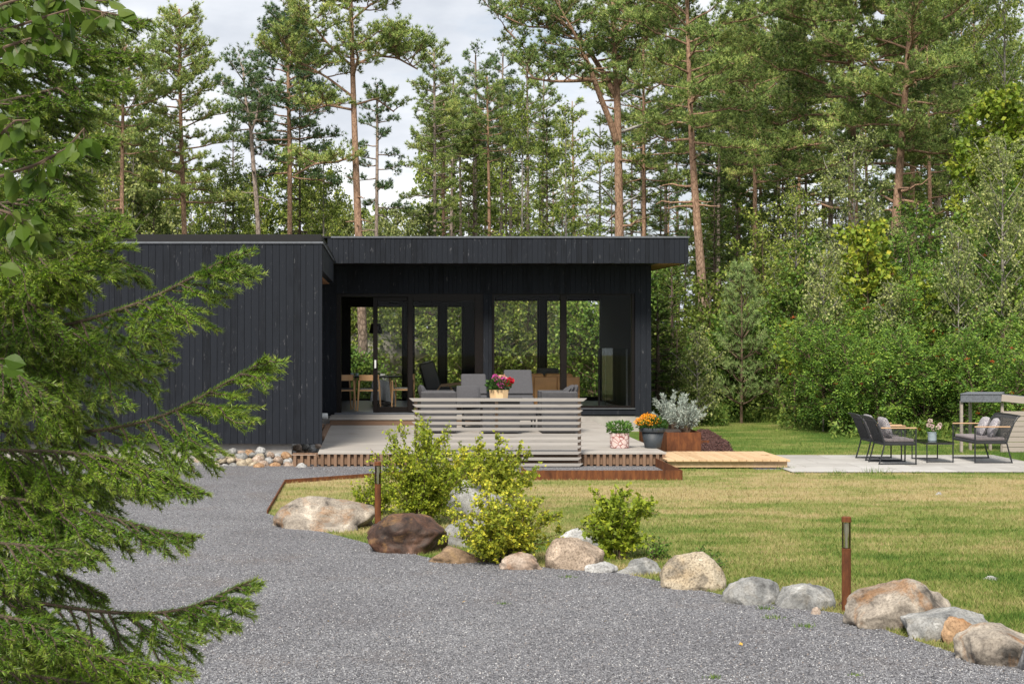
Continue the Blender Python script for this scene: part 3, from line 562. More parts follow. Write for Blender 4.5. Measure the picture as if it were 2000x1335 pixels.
for a0, a1, z0, z1 in ops:
    w_ = MB()
    for q in ((a0 + .001, a0 + .05, z0, z1), (a1 - .05, a1 - .001, z0, z1), (a0 + .052, a1 - .052, z0, z0 + .045), (a0 + .052, a1 - .052, z1 - .045, z1)): w_.box(q[0], q[1], DB + .06, DB + .13, q[2] + .001, q[3] - .001)
    wo_ = hb(w_, 'window', M['brown_frame']); p = MB(); p.box(a0 + .05, a1 - .05, DB + .09, DB + .096, z0 + .04, z1 - .04); hb(p, 'pane', M['pane'], wo_)
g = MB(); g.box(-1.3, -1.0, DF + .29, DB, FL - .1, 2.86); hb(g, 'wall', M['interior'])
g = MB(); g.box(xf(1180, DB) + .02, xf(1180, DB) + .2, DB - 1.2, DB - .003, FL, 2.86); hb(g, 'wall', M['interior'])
# sliding glass door
def frame(mb, x0, x1, z0, z1, y0, y1, l, r, b, t):
    mb.box(x0, x0 + l, y0, y1, z0, z1); mb.box(x1 - r, x1, y0, y1, z0, z1); mb.box(x0 + l, x1 - r, y0 + .001, y1 - .001, z0, z0 + b); mb.box(x0 + l, x1 - r, y0 + .001, y1 - .001, z1 - t, z1)
zs = FL - .003
g = MB(); frame(g, OD[0] + .003, OD[1] - .003, zs - .045, OD[2] - .003, DF + .03, DF + .27, .095, .03, .02, .06); door = hb(g, 'sliding_door', M['brown_frame'])
s0, s1 = xf(728.6, DF + .1), xf(805, DF + .1)
g = MB(); frame(g, s0, s1, zs + .0, zf(579, DF), DF + .11, DF + .165, .095, .095, .11, .085); sash = bev(hb(g, 'sash', M['brown_frame'], door))
g = MB(); g.box(s0 + .09, s1 - .09, DF + .135, DF + .141, zs + .1, zf(587, DF)); hb(g, 'pane', M['pane'], door)
g = MB(); g.box(xf(731.2, DF), xf(734.8, DF), DF + .07, DF + .108, zf(719, DF), zf(703, DF)); bev(hb(g, 'handle', M['white_paint'], door), .006, 2)
f0, f1 = xf(797, DF), xf(943, DF)
g = MB(); frame(g, f0, f1, zs + .0, zf(575.5, DF), DF + .035, DF + .09, .098, .16, .10, .12); bev(hb(g, 'sash', M['brown_frame'], door))
g = MB(); g.box(f0 + .09, f1 - .15, DF + .06, DF + .066, zs + .09, zf(586, DF)); hb(g, 'pane', M['pane'], door)
g = MB(); g.box(OD[0] - .04, OD[1] + .02, DF - .07, DF + .028, .322, .3795); bev(hb(g, 'threshold', M['flashing'], door), .006)
# big window
g = MB(); frame(g, OW[0] + .003, OW[1] - .003, OW[3], OW[2] - .003, DF + .05, DF + .16, .05, .06, .06, .05); win = bev(hb(g, 'window', M['brown_frame']))
xm0, xm1 = xf(1095, DF), xf(1107.5, DF)
g = MB(); g.box(xm0, xm1, DF + .04, DF + .17, OW[3] + .061, OW[2] - .054); bev(hb(g, 'mullion', M['brown_frame'], win))
for a0, a1 in ((OW[0] + .05, xm0 + .003), (xm1 - .003, OW[1] - .06)):
    g = MB(); g.box(a0, a1, DF + .1, DF + .106, OW[3] + .055, OW[2] - .05); hb(g, 'pane', M['pane'], win)
g = MB(); g.box(OW[0], OW[1], DF - .03, DF + .048, OW[3] - .003, OW[3] + .014); hb(g, 'sill', M['flashing'], win)
# white duct end poking out past the wing corner
g = MB(); g.tube([(-1.305, 31.9, zf(812, 32)), (-.93, 31.9, zf(812, 32))], .062, 20); bev(hb(g, 'duct', M['white_paint']), .02, 3)

# ------------------------------------------------------------------ deck, step, boardwalk, edging, screen
XD0, XD1, YD0, ZD = -.877, 4.36, 25.0, .215
deck = thing('wooden_deck', 'wide weathered grey timber deck with battened brown skirt below house', 'deck', (1.7, 29, 0))
def ob(mb, name, mat, parent, **kw):
    o = mb.build(name, mat, parent, **kw); p = o.parent
    while p is not None: o.location -= p.location; p = p.parent
    return o
g = MB(); y = YD0
while y < DF - .05: g.box(XD0, XD1, y + .003, min(y + .125, DF - .006), ZD - .028, ZD + rng.uniform(-.001, .001)); y += .128
bev(ob(g, 'deck_boards', M['deck'], deck), .003)
g = MB(); x = XD0 - .37
while x < XD1 - .04:
    if x < XD0 - .03: z1 = ZD - .045
    else: z1 = ZD - .03
    if not (.48 < x < 3.07): g.box(x, x + .045, YD0 + .004, YD0 + .05, rng.uniform(.0, .012), z1 - rng.uniform(0, .002))
    x += .0985 + rng.uniform(-.006, .006)
for k_ in range(2): g.box(XD0 - .38, XD1 - .01, YD0 + .052, YD0 + .072, .03 + k_ * .09, .03 + k_ * .09 + .086)
y = YD0 + .08
while y < DF - .1: g.box(XD1 - .05, XD1 - .006, y, y + .045, .0, ZD - .03); y += .1
bev(ob(g, 'skirt', M['skirt'], deck), .003)
g = MB(); g.box(XD0 - .40, XD0 - .03, YD0 + .0, YD0 + .1, ZD - .044, ZD - .032); g.box(XD0 + .01, XD1 - .06, YD0 + .09, YD0 + .13, -.0, ZD - .03); ob(g, 'bearer', M['post'], deck)
step = thing('door_step', 'low weathered timber step along the sliding door on the deck', 'step', (1, 32.5, ZD))
g = MB(); g.box(XD0 - .02, 2.4, 32.07, 32.10, ZD, .315); g.box(XD0 - .02, XD0 + .01, 32.10, 33.5, ZD, .315); bev(ob(g, 'riser', M['skirt'], step), .003)
g = MB()
for k_ in range(9): g.box(XD0 - .03, 2.42, 32.05 + k_ * .16, 32.05 + k_ * .16 + .155, .317, .345) if k_ < 9 and 32.05 + k_ * .16 + .155 < DF - .075 else None
bev(ob(g, 'tread', M['deck'], step), .003)
# slanting old timbers between deck and wing wall
for k_, (dx, zz) in enumerate(((-.30, .22), (-.17, .235), (-.06, .225))):
    g = MB(); g.box(dx - .04, dx + .04, 27.2 + .5 * k_, 31.7, zz - .05, zz + .02 + .01 * k_)
    o = bev(g.build('timber', M['skirt']), .006); o.location.x = XD0 + .02
    tag(o, ['weathered timber lying closest to the black wing wall behind the corner', 'weathered timber lying in the middle of the gap beside the deck', 'weathered timber lying against the left edge of the deck'][k_], 'timber', 'timbers in the gap beside the deck')
# boardwalk
bw = thing('boardwalk', 'fresh yellow pine boardwalk leading from deck to patio', 'boardwalk', (5.2, 25.4, 0))
g = MB(); x = 4.30
while x < 6.10: g.box(x + .003, min(x + .115, 6.12), 24.6, 26.3, .106, .138 + rng.uniform(-.001, .001)); x += .118
bev(ob(g, 'boards', M['boardwalk'], bw), .004)
g = MB(); g.box(4.32, 6.09, 24.66, 24.705, .022, .104); g.box(4.32, 6.09, 26.2, 26.245, .022, .104); g.box(6.05, 6.094, 24.71, 26.19, .03, .103); ob(g, 'joist', M['boardwalk'], bw)
g = MB(); g.box(5.95, 6.04, 24.72, 24.8, 0, .1); g.box(4.9, 4.98, 24.72, 24.8, 0, .1); g.box(4.3, 6.0, 24.9, 24.92, 0, .1); ob(g, 'foot', M['post'], bw)
# corten edging
ed = thing('steel_edging', 'long rusty steel edging strip between lawn and gravel', 'edging', (2, YE, 0))
def strip(pts, h, t=.012):
    m_ = MB()
    for (x0, y0), (x1, y1) in zip(pts[:-1], pts[1:]):
        d = unit(np.array([x1 - x0, y1 - y0, 0])); m_.obox(((x0 + x1) / 2, (y0 + y1) / 2, h / 2), (math.hypot(x1 - x0, y1 - y0) / 2, t / 2, h / 2), d)
    return m_
e2 = [tuple(G(px, py)[:2]) for px, py in [(522, 1003), (556, 944), (772, 928)]]
ob(strip([e2[0], e2[1]], .045), 'strip', M['corten'], ed)
ob(strip([e2[1], e2[2], (2.05, 23.42)], .055), 'strip', M['corten'], ed)
ob(strip([(2.045, 23.42), (2.045, YE), (4.19, YE)], .135), 'strip', M['corten'], ed)
ob(strip([(4.19, YE - .006), (4.19, 24.95)], .135), 'strip', M['corten'], ed)
# raised gravel behind the edging
g = MB(); g.prism([(2.06, YE + .01), (4.18, YE + .01), (4.18, YD0 + .0), (2.06, YD0 + .0)], .0, .012); tag(g.build('gravel_strip', M['gravel']), kind='structure')
# slatted screen
scn = thing('slatted_screen', 'waist high screen of grey horizontal slats at the deck front', 'screen', (1.8, 24.85, 0))
YS = 24.85
for i, py in enumerate((780.3, 792, 803.4, 814.8, 826, 837.6, 849.4, 860.6, 872, 884, 895.4, 907)):
    g = MB(); zc = zf(py, YS); h = .024 if i == 0 else .0215; x0, x1 = (.487, 3.14) if i == 0 else (.535 + rng.uniform(-.01, .01), 3.075 + rng.uniform(-.012, .012)); c_ = .055
    v = []
    for y in (YS - .055, YS + .0): v += [(x0, y, zc + h), (x1, y, zc + h), (x1 - c_, y, zc - h), (x0 + c_, y, zc - h)]
    g.add(v, [(0, 3, 2, 1), (4, 5, 6, 7), (0, 1, 5, 4), (3, 7, 6, 2), (0, 4, 7, 3), (1, 2, 6, 5)]); bev(ob(g, 'slat', M['rail'], scn), .003)
for px in (812.5, 970, 1132):
    g = MB(); xx = xf(px, YS); g.box(xx - .022, xx + .022, YS + .001, YS + .06, .0, zf(777.5, YS)); ob(g, 'post', M['post'], scn)

# ------------------------------------------------------------------ furniture on the deck
def pillow(mb, c, w, h, t, ax, up, nu=14):
    """a stuffed square cushion standing in the plane of ax/up"""
    u = np.linspace(-1, 1, nu); U, V_ = np.meshgrid(u, u, indexing='ij'); pr = np.clip((1 - np.abs(U) ** 2.6) * (1 - np.abs(V_) ** 2.6), 0, 1) ** .45
    ax = unit(ax); up = unit(up); nn = np.cross(ax, up); sh = 1 - .06 * (np.abs(U) * np.abs(V_))
    for sgn in (1, -1):
        P_ = np.asarray(c)[None, None] + (U * w / 2 * (1 - .05 * (1 - V_ ** 2) * 0) * sh)[..., None] * ax + (V_ * h / 2 * sh)[..., None] * up + (sgn * t / 2 * pr)[..., None] * nn
        i = np.arange(nu - 1)[:, None] * nu + np.arange(nu - 1)[None]; q = np.stack([i, i + nu, i + nu + 1, i + 1], -1).reshape(-1, 4)
        mb.add(P_.reshape(-1, 3), q if sgn > 0 else q[:, ::-1])
def wicker_chair(name, label, x0, x1, y0, y1, back_side):
    t = thing(name, label, 'armchair', ((x0 + x1) / 2, (y0 + y1) / 2, ZD), group='wicker armchairs on the deck')
    H = .74
    for yy in (y0, y1 - .13):
        g = MB(); g.box(x0, x1, yy, yy + .13, ZD + .02, ZD + .64 + (.1 if yy == y0 else .1)); bev(ob(g, 'arm', M['wicker'], t), .02, 2)
    xb = (x0, x0 + .12) if back_side < 0 else (x1 - .12, x1)
    g = MB(); g.box(xb[0], xb[1], y0 + .131, y1 - .131, ZD + .02, ZD + .74); bev(ob(g, 'backrest', M['wicker'], t), .02, 2)
    xs = (x0 + .121, x1 - .01) if back_side < 0 else (x0 + .01, x1 - .121)
    g = MB(); g.box(xs[0], xs[1], y0 + .132, y1 - .132, ZD + .02, ZD + .3); ob(g, 'seat', M['wicker'], t)
    g = MB(); g.box(xs[0], xs[1], y0 + .14, y1 - .14, ZD + .302, ZD + .44); bev(ob(g, 'seat_cushion', M['grey_cushion'], t), .04, 3)
    return t
YC = 29.5; sC = F / YC
wicker_chair('wicker_armchair', 'dark wicker armchair facing right behind the left end of the slatted screen', xf(822, YC), xf(892, YC), YC, YC + .82, -1)
wicker_chair('wicker_armchair', 'dark wicker armchair facing left behind the right end of the slatted screen', xf(1058, YC), xf(1129, YC), YC, YC + .82, 1)
def cushion_thing(label, c, w, h, t, ax, up, mat='grey_cushion', grp='grey cushions on the deck chairs', name='cushion', cat='cushion'):
    g = MB(); pillow(g, (0, 0, 0), w, h, t, np.array(ax, float), np.array(up, float)); o = g.build(name, M[mat], smooth=True, loc=[float(q) for q in c]); return tag(o, label, cat, grp)
cushion_thing('round edged grey back cushion leaning in the left wicker armchair', Wd(829, 776, 29.95), .55, .50, .16, (0, 1, 0), (-.35, 0, 1))
cushion_thing('second grey cushion slumped down inside the left wicker armchair', Wd(842, 779, 29.9), .52, .44, .15, (0, 1, 0), (-.95, 0, 1))
for k_, (px, py, tl) in enumerate(((1098, 775, .75), (1107, 773, .55), (1117, 774, .4))):
    cushion_thing(['front grey cushion of the three leaning in the right wicker armchair', 'middle grey cushion of the three leaning in the right wicker armchair', 'rear grey cushion of the three leaning in the right wicker armchair'][k_], Wd(px, py, 29.9 + .02 * k_), .52, .47, .12, (0, 1, 0), (tl, 0, 1))
def recliner(label, x0, x1, ztop, Y):
    t = thing('reclining_chair', label, 'recliner', ((x0 + x1) / 2, Y, ZD), group='high backed grey chairs on the deck')
    zm = ZD + .62
    g = MB(); v = [(x0, Y + .22, zm + .006), (x1, Y + .22, zm + .006), (x0 + .01, Y + .5, ztop), (x1 - .01, Y + .5, ztop)]; n_ = np.array([0, .95, -.4]) * .11
    g.add(v + [tuple(np.array(q) + n_) for q in v], [(0, 1, 3, 2), (4, 6, 7, 5), (0, 2, 6, 4), (1, 5, 7, 3), (2, 3, 7, 6), (0, 4, 5, 1)]); bev(ob(g, 'headrest', M['grey_cushion'], t), .03, 3)
    g = MB(); v = [(x0, Y + .08, ZD + .40), (x1, Y + .08, ZD + .40), (x0, Y + .215, zm - .006), (x1, Y + .215, zm - .006)]
    g.add(v + [tuple(np.array(q) + n_) for q in v], [(0, 1, 3, 2), (4, 6, 7, 5), (0, 2, 6, 4), (1, 5, 7, 3), (2, 3, 7, 6), (0, 4, 5, 1)]); bev(ob(g, 'backrest', M['grey_cushion'], t), .03, 3)
    g = MB(); g.box(x0, x1, Y - .42, Y + .1, ZD + .3, ZD + .41); bev(ob(g, 'seat_cushion', M['grey_cushion'], t), .03, 3)
    g = MB(); g.box(x0 + .01, x1 - .01, Y - .40, Y + .12, ZD + .16, ZD + .298); ob(g, 'seat_frame', M['wicker'], t)
    for xx in (x0 + .03, x1 - .03):
        for yy in (Y - .37, Y + .25):
            g = MB(); g.tube([(xx, yy, ZD), (xx, yy, ZD + .2)], .018, 8); ob(g, 'leg', M['dark_metal'], t)
recliner('high backed grey chair left of the flower planter with lower headrest', xf(902, 31.3), xf(953, 31.3), zf(729, 31.8), 31.3)
recliner('taller high backed grey chair right of the flower planter before the sofa', xf(987, 31.3), xf(1044, 31.3), zf(721, 31.8), 31.3)
cushion_thing('grey scatter cushion leaning on the left high backed chair', Wd(915, 772, 30.9), .46, .42, .12, (1, .1, 0), (0, .5, 1))
tb = thing('wicker_table', 'square dark wicker table under the wooden flower planter', 'table', (xf(978, YC), YC - .2, ZD))
g = MB(); g.box(xf(942, YC), xf(1014.6, YC), YC - .1, YC + .6, ZD + .02, ZD + .585); bev(ob(g, 'base', M['wicker'], tb), .015, 2)
g = MB(); g.box(xf(930, YC), xf(1026, YC), YC - .2, YC + .7, ZD + .587, ZD + .612); bev(ob(g, 'table_top', M['dark_metal'], tb), .006)

# leaves --------------------------------------------------------------------------------------------
def leafquads(mb, c, d, L, w, rg, fold=0.0, a=None, droop=0.0):
    """diamond leaves: centre of the base, direction, length, width"""
    c = np.asarray(c, float); n = len(c)
    if n == 0: return
    d = unit(d); nn = unit(np.cross(d, unit(rg.normal(size=(n, 3))))); L = np.broadcast_to(L, (n,))[:, None]; w = np.broadcast_to(w, (n,))[:, None]
    up = np.cross(d, nn); mid = c + d * L * .45
    v = np.stack([c, mid + nn * w / 2 + up * w * .12, c + d * L - np.array([0, 0, 1.0]) * L * droop, mid - nn * w / 2 + up * w * .12], 1)
    mb.add(v.reshape(-1, 3), np.arange(n * 4).reshape(-1, 4), None if a is None else np.repeat(np.broadcast_to(a, (n,)), 4))
def needletris(mb, c, d, L, w, rg, a=None):
    c = np.asarray(c, float); n = len(c)
    if n == 0: return
    d = unit(d); nn = unit(np.cross(d, unit(rg.normal(size=(n, 3))))); L = np.broadcast_to(L, (n,))[:, None]; w = np.broadcast_to(w, (n,))[:, None]
    v = np.stack([c - nn * w / 2, c + nn * w / 2, c + d * L], 1)
    mb.add(v.reshape(-1, 3), np.arange(n * 3).reshape(-1, 3), None if a is None else np.repeat(np.broadcast_to(a, (n,)), 3))
def rnd(rg, n): return unit(rg.normal(size=(n, 3)))
def blob_pts(rg, n, r, c=(0, 0, 0), shell=.45):
    p = rnd(rg, n) * (rg.uniform(shell ** 3, 1, (n, 1)) ** (1 / 3)); return p * np.asarray(r) + np.asarray(c)

# potted plants: thing > pot, foliage, flowers ; the pot holds its own plant
def pot_plant(name, label, cat, loc, pot_prof, pot_mat, fol, fol_mat, flowers=(), square=None):
    t = thing(name, label, cat, loc); rg = np.random.default_rng(int(abs(loc[0]) * 1000) + 5)
    if square:
        w, h = square; g = MB(); n_ = 8; prof = [(.0, .0), (w * .48, .0), (w * .54, h), (w * .47, h), (w * .46, h - .03), (0, h - .03)]; g.lathe(prof, 8); o = g.build('pot', M[pot_mat], t); o.rotation_euler.z = R(22.5)
    else:
        g = MB(); g.lathe(pot_prof, 32); bev(g.build('pot', M[pot_mat], t, smooth=True), .003); 
    r, h, n, L, zc = fol
    g = MB(); c = blob_pts(rg, n, (r, r, h), (0, 0, zc)); d = unit(c - np.array([0, 0, zc - h * .8]) + rnd(rg, n) * .6 * r); leafquads(g, c, d, rg.uniform(.6, 1.2, n) * L, rg.uniform(.7, 1.1, n) * L * .75, rg)
    st = rg.choice(n, min(60, n), replace=False); g2 = MB(); g2.twigs(np.tile([[0, 0, zc - h]], (len(st), 1)) + rg.normal(0, r * .2, (len(st), 3)) * [1, 1, 0], c[st], .003, .002)
    g.build('foliage', M[fol_mat], t); g2.build('stems', M[fol_mat], t)
    for fm, pts, fr, npet in flowers:
        g = MB()
        for p in pts:
            cc = blob_pts(rg, npet, (fr, fr, fr * .85), p, .6); leafquads(g, cc, unit(cc - np.asarray(p)) + rnd(rg, npet) * .5, fr * .55, fr * .5, rg)
        g.build('flower', M[fm], t)
    return t
def lp(px, py, D, base): return Wd(px, py, D) - np.asarray(base)
b0 = np.array([xf(974, 29.4), 29.4, ZD + .612])
pot_plant('flower_planter', 'pale wooden planter of pink and red geraniums on the wicker table', 'planter', b0, None, 'planter_wood', (.22, .12, 330, .065, .24), 'pot_deep',
    [('pink_petal', [lp(968, 737, 29.4, b0), lp(984, 743, 29.4, b0), lp(977, 752, 29.35, b0)], .055, 110), ('red_petal', [lp(996, 743, 29.4, b0), lp(992, 748, 29.4, b0)], .06, 130), ('peach_petal', [lp(975, 741, 29.5, b0), lp(982, 738, 29.55, b0)], .06, 110)], square=(.34, .17))
b0 = np.array([xf(1211, 25.9), 25.95, ZD])
pot_plant('potted_plant', 'bushy green plant in a pink stone patterned pot on the deck', 'potted plant', b0, [(0, 0), (.143, 0), (.149, .01), (.151, .228), (.150, .235), (.138, .235), (.134, .2), (0, .2)], 'pot_stone', (.205, .105, 420, .052, .31), 'pot_green')
b0 = np.array([xf(1276, 25.9), 25.95, ZD])
rgf = np.random.default_rng(8); fl = []
for _ in range(46):
    a = rgf.uniform(0, 6.28); q = rgf.uniform(0, 1) ** .5; fl.append((math.cos(a) * .2 * q - .06, math.sin(a) * .2 * q, .38 + .13 * (1 - q * q) + rgf.uniform(-.02, .02)))
pot_plant('potted_flowers', 'orange flowering plant in a dark slate tapered pot at deck corner', 'potted flowers', b0, [(0, 0), (.118, 0), (.124, .01), (.172, .25), (.172, .252), (.194, .254), (.196, .31), (.192, .318), (.180, .318), (.172, .28), (0, .28)], 'pot_dark', (.22, .10, 420, .06, .36), 'pot_deep', [('orange_petal', fl, .034, 22)])

# corten planter with two silver willows
pl = thing('steel_planter', 'long rusty steel planter box beside the deck', 'planter', (xf(1336, 26.5), 27.8, 0))
PX0, PX1, PY0, PY1, PZ = xf(1302.5, 26.5), xf(1369.5, 26.5), 26.5, 29.3, zf(843.7, 26.5)
g = MB(); t_ = .014
g.box(PX0, PX1, PY0, PY0 + t_, 0, PZ); g.box(PX0, PX1, PY1 - t_, PY1, 0, PZ); g.box(PX0, PX0 + t_, PY0 + t_, PY1 - t_, 0, PZ - .001); g.box(PX1 - t_, PX1, PY0 + t_, PY1 - t_, 0, PZ - .001); ob(g, 'box', M['corten'], pl)
g = MB(); g.box(PX0 + t_, PX1 - t_, PY0 + t_, PY1 - t_, .02, PZ - .05); ob(g, 'soil', M['soil'], pl)
g = MB(); g.box(PX1 + .02, PX1 + .75, 29.6, 29.615, 0, .09); tag(g.build('steel_edging', M['corten']), 'short rusty steel strip behind the bark chips', 'edging')
def silver_bush(label, c, nb, rad, h, seed):
    rg = np.random.default_rng(seed); t = thing('silver_willow', label, 'shrub', c, group='silver leaved shrubs in the planter'); w_ = MB(); l_ = MB()
    for _ in range(nb):
        a = rg.uniform(0, 6.28); q = rg.uniform(.15, 1) ** .6; tip = np.array([math.cos(a) * rad * q, math.sin(a) * rad * q * .9, h * rg.uniform(.65, 1.0) * (1.08 - .55 * q * q)])
        s = np.linspace(0, 1, 7)[:, None]; p0 = np.array([math.cos(a) * .04, math.sin(a) * .04, 0]); pts = p0 * (1 - s) + tip * s; pts[:, 2] += .06 * np.sin(s[:, 0] * 3.1)
        w_.tube(pts, np.linspace(.006, .002, 7), 5)
        n_ = int(46 * np.linalg.norm(tip) / .5); ss = rg.uniform(.22, 1.0, n_); cc = np.stack([np.interp(ss, s[:, 0], pts[:, k]) for k in range(3)], -1)
        ax = unit(pts[-1] - pts[-2]); leafquads(l_, cc, ax * rg.uniform(.5, .9, (n_, 1)) + rnd(rg, n_) * .55, rg.uniform(.05, .08, n_), rg.uniform(.013, .019, n_), rg)
    w_.build('stems', M['twig'], t); l_.build('foliage', M['silver'], t, loc=(0, 0, 0)); return t
silver_bush('taller silver leaved shrub towards the back of the rusty planter', (xf(1300, 28.3) + .12, 28.3, PZ - .06), 44, .40, .68, 3)
silver_bush('shorter wide silver leaved shrub at the front of the rusty planter', (xf(1340, 27.0) , 27.0, PZ - .06), 40, .42, .55, 4)

# ------------------------------------------------------------------ patio set
def tubeframe(mb, pts, r=.012, n=8): mb.tube(pts, r, n)
def patio_chair(name, label, cat, loc, w, dep, mirror=False, group=None):
    """faces +x; w along y"""
    t = thing(name, label, cat, loc, R(180) if mirror else 0, group); sz, az, bz_ = .335, .545, .715; xb, xt = .045, -.16
    for s_ in (0, w):
        g = MB(); tubeframe(g, [(0, s_, .012), (.15, s_, .012), (dep * .6, s_, .012), (dep, s_, .012)], .010); tubeframe(g, [(dep - .002, s_, .0), (dep - .002, s_, sz), (dep - .002, s_, az)], .012)
        tubeframe(g, [(0, s_, .0), (.045, s_, .15), (.09, s_, sz)], .012); g.build('leg', M['dark_metal'], t)
        g = MB(); tubeframe(g, [(.09, s_, sz - .03), (.04, s_, .45), (-.03, s_, .62), (-.09, s_ + (.012 if s_ == 0 else -.012), .70), (-.13, s_ + (.04 if s_ == 0 else -.04), bz_)], .014); g.build('back_post', M['dark_metal'], t)
        g = MB(); g.box(.03, dep + .005, s_ - .018, s_ + .018, az, az + .018); bev(g.build('armrest', M['teak'], t), .006, 2)
        g = MB()
        for xx in np.arange(.10, dep - .01, .018): g.tube([(xx - .03 * (1 - xx / dep), s_, az), (xx, s_, sz - .02)], .0026, 4)
        g.build('rope_side', M['rope'], t)
    g = MB(); tubeframe(g, [(-.13, .035, bz_), (-.14, w / 2, bz_ + .004), (-.13, w - .035, bz_)], .014); g.build('top_rail', M['dark_metal'], t)
    g = MB()
    for yy in np.arange(.02, w - .01, .018):
        e = .03 * max(0, 1 - min(yy, w - yy) / .06); g.tube([(-.135 + e, yy, bz_ - e * .4), (-.07, yy, .67), (.02, yy, .48), (.09, yy, sz - .02)], .003, 4)
    g.build('backrest', M['rope'], t)
    g = MB(); g.box(.07, dep - .002, .012, w - .012, sz - .045, sz); bev(g.build('seat', M['rope'], t), .012, 2)
    g = MB(); g.box(.10, dep - .02, .02, w - .02, sz + .001, sz + .055); bev(g.build('seat_cushion', M['seat_pad'], t), .022, 3)
    return t
Zp = .022; x0 = xf(1716, 25.14)
patio_chair('rope_armchair', 'black rope armchair with wooden arms nearest the lawn on the patio', 'armchair', (x0, 25.12, Zp), .52, .56, group='rope armchairs on the patio')
patio_chair('rope_armchair', 'black rope armchair with wooden arms standing behind the nearer one', 'armchair', (x0 + .02, 25.88, Zp), .52, .56, group='rope armchairs on the patio')
patio_chair('rope_sofa', 'two seat black rope sofa with wooden arms facing the low table', 'sofa', (xf(1977, 25.41), 26.38, Zp), .97, .57, True)
pg = 'patterned pillows on the patio seats'
cushion_thing('patterned pillow on the nearer rope armchair', (x0 + .17, 25.38, Zp + .55), .38, .34, .12, (0, 1, 0), (-.35, 0, 1), 'pillow', pg, 'pillow', 'pillow')
cushion_thing('patterned pillow on the rope armchair standing behind', (x0 + .17, 26.14, Zp + .55), .38, .34, .12, (0, 1, 0), (-.35, 0, 1), 'pillow', pg, 'pillow', 'pillow')
xs = xf(1977, 25.41)
cushion_thing('patterned pillow on the sofa end near the lawn', (xs - .19, 25.66, Zp + .53), .42, .32, .13, (.25, 1, 0), (.45, 0, 1), 'pillow', pg, 'pillow', 'pillow')
cushion_thing('patterned pillow on the sofa end near the rowan bushes', (xs - .21, 26.05, Zp + .53), .42, .32, .13, (.15, 1, 0), (.45, 0, 1), 'pillow', pg, 'pillow', 'pillow')
ct = thing('coffee_table', 'low black glass topped table between the rope seats', 'table', (xf(1810, 25.5), 25.5, Zp))
TW, TL, TZ = .41, .72, .315
g = MB(); g.box(-.01, TW + .01, -.01, TL + .01, TZ - .012, TZ); g.build('table_top', M['black_glass'], ct)
g = MB(); g.box(-.012, TW + .012, -.012, TL + .012, TZ - .036, TZ - .013); g.build('apron', M['dark_metal'], ct)
for yy in (.005, TL - .005):
    g = MB(); g.tube([(.005, yy, 0), (.005, yy, TZ - .02)], .010, 8); g.build('leg', M['dark_metal'], ct)
    g = MB(); g.tube([(TW - .005, yy, 0), (TW - .005, yy, TZ - .02)], .010, 8); g.build('leg', M['dark_metal'], ct)
    g = MB(); g.tube([(.005, yy, .012), (TW - .005, yy, .012)], .009, 8); g.build('foot_rail', M['dark_metal'], ct)
b0 = np.array([xf(1819, 25.8) + .02, 25.82, Zp + TZ])
pot_plant('potted_geranium', 'pale blue pot of pale pink geraniums on the low black table', 'potted flowers', b0, [(0, 0), (.062, 0), (.066, .006), (.068, .12), (.074, .122), (.076, .135), (.066, .135), (.064, .11), (0, .11)], 'pot_blue', (.085, .05, 130, .035, .165), 'pot_green',
    [('pale_petal', [lp(1817, 821.5, 25.8, b0), lp(1814, 830, 25.8, b0), lp(1824, 837, 25.8, b0), lp(1836, 829, 25.85, b0), lp(1820, 832, 25.8, b0), lp(1833, 834, 25.8, b0)], .030, 60)])

# ------------------------------------------------------------------ shed at the right edge
YSH = 27.9
sh = thing('log_shed', 'low weathered plank shed with grey felt edged lean roof', 'shed', (xf(1958, YSH), YSH, 0))
def sx(px): return xf(px, YSH)
def sz_(py): return zf(py, YSH)
for k_ in range(8):
    g = MB(); z0 = .0 + k_ * .0865; g.box(sx(1958) + rng.uniform(-.008, .008), sx(1958) + 1.4, YSH, YSH + .03, z0 + .003, z0 + .083); bev(ob(g, 'plank', M['shed_wood'], sh), .004)
def shp(px, dy): return xf(px, YSH + dy)
for px, dy, py in ((1878.5, .0, 783), (1896, .55, 783), (1958, .03, 786), (1935, .5, 783)):
    g = MB(); xx = shp(px, dy); g.box(xx - .021, xx + .021, YSH + dy, YSH + dy + .045, 0, zf(py, YSH + dy) if px != 1935 else .52); ob(g, 'post', M['shed_wood'], sh)
rp = [(shp(1876, -.04), YSH - .04), (shp(1956, -.04), YSH - .04), (shp(1962, .7), YSH + .7), (shp(1892, .7), YSH + .7)]
g = MB(); g.prism(rp, sz_(785), sz_(770)); bev(ob(g, 'fascia', M['shed_felt'], sh), .004)
g = MB(); g.prism([(x_ - .008 if k_ in (0, 3) else x_ + .004, y_ + (-.01 if k_ < 2 else .01)) for k_, (x_, y_) in enumerate(rp)], sz_(769.9), sz_(768)); ob(g, 'roof', M['shed_felt'], sh)
x0_ = rp[1][0] + .006
g = MB(); g.obox((x0_ + .6, YSH - .045, sz_(777) - .058), (.61, .012, .058), (1, 0, -.10)); bev(ob(g, 'verge_board', M['shed_wood'], sh), .004)
g = MB(); g.obox((x0_ + .6, YSH + .33, sz_(777) + .006), (.60, .36, .008), (1, 0, -.10)); ob(g, 'roof', M['shed_felt'], sh)

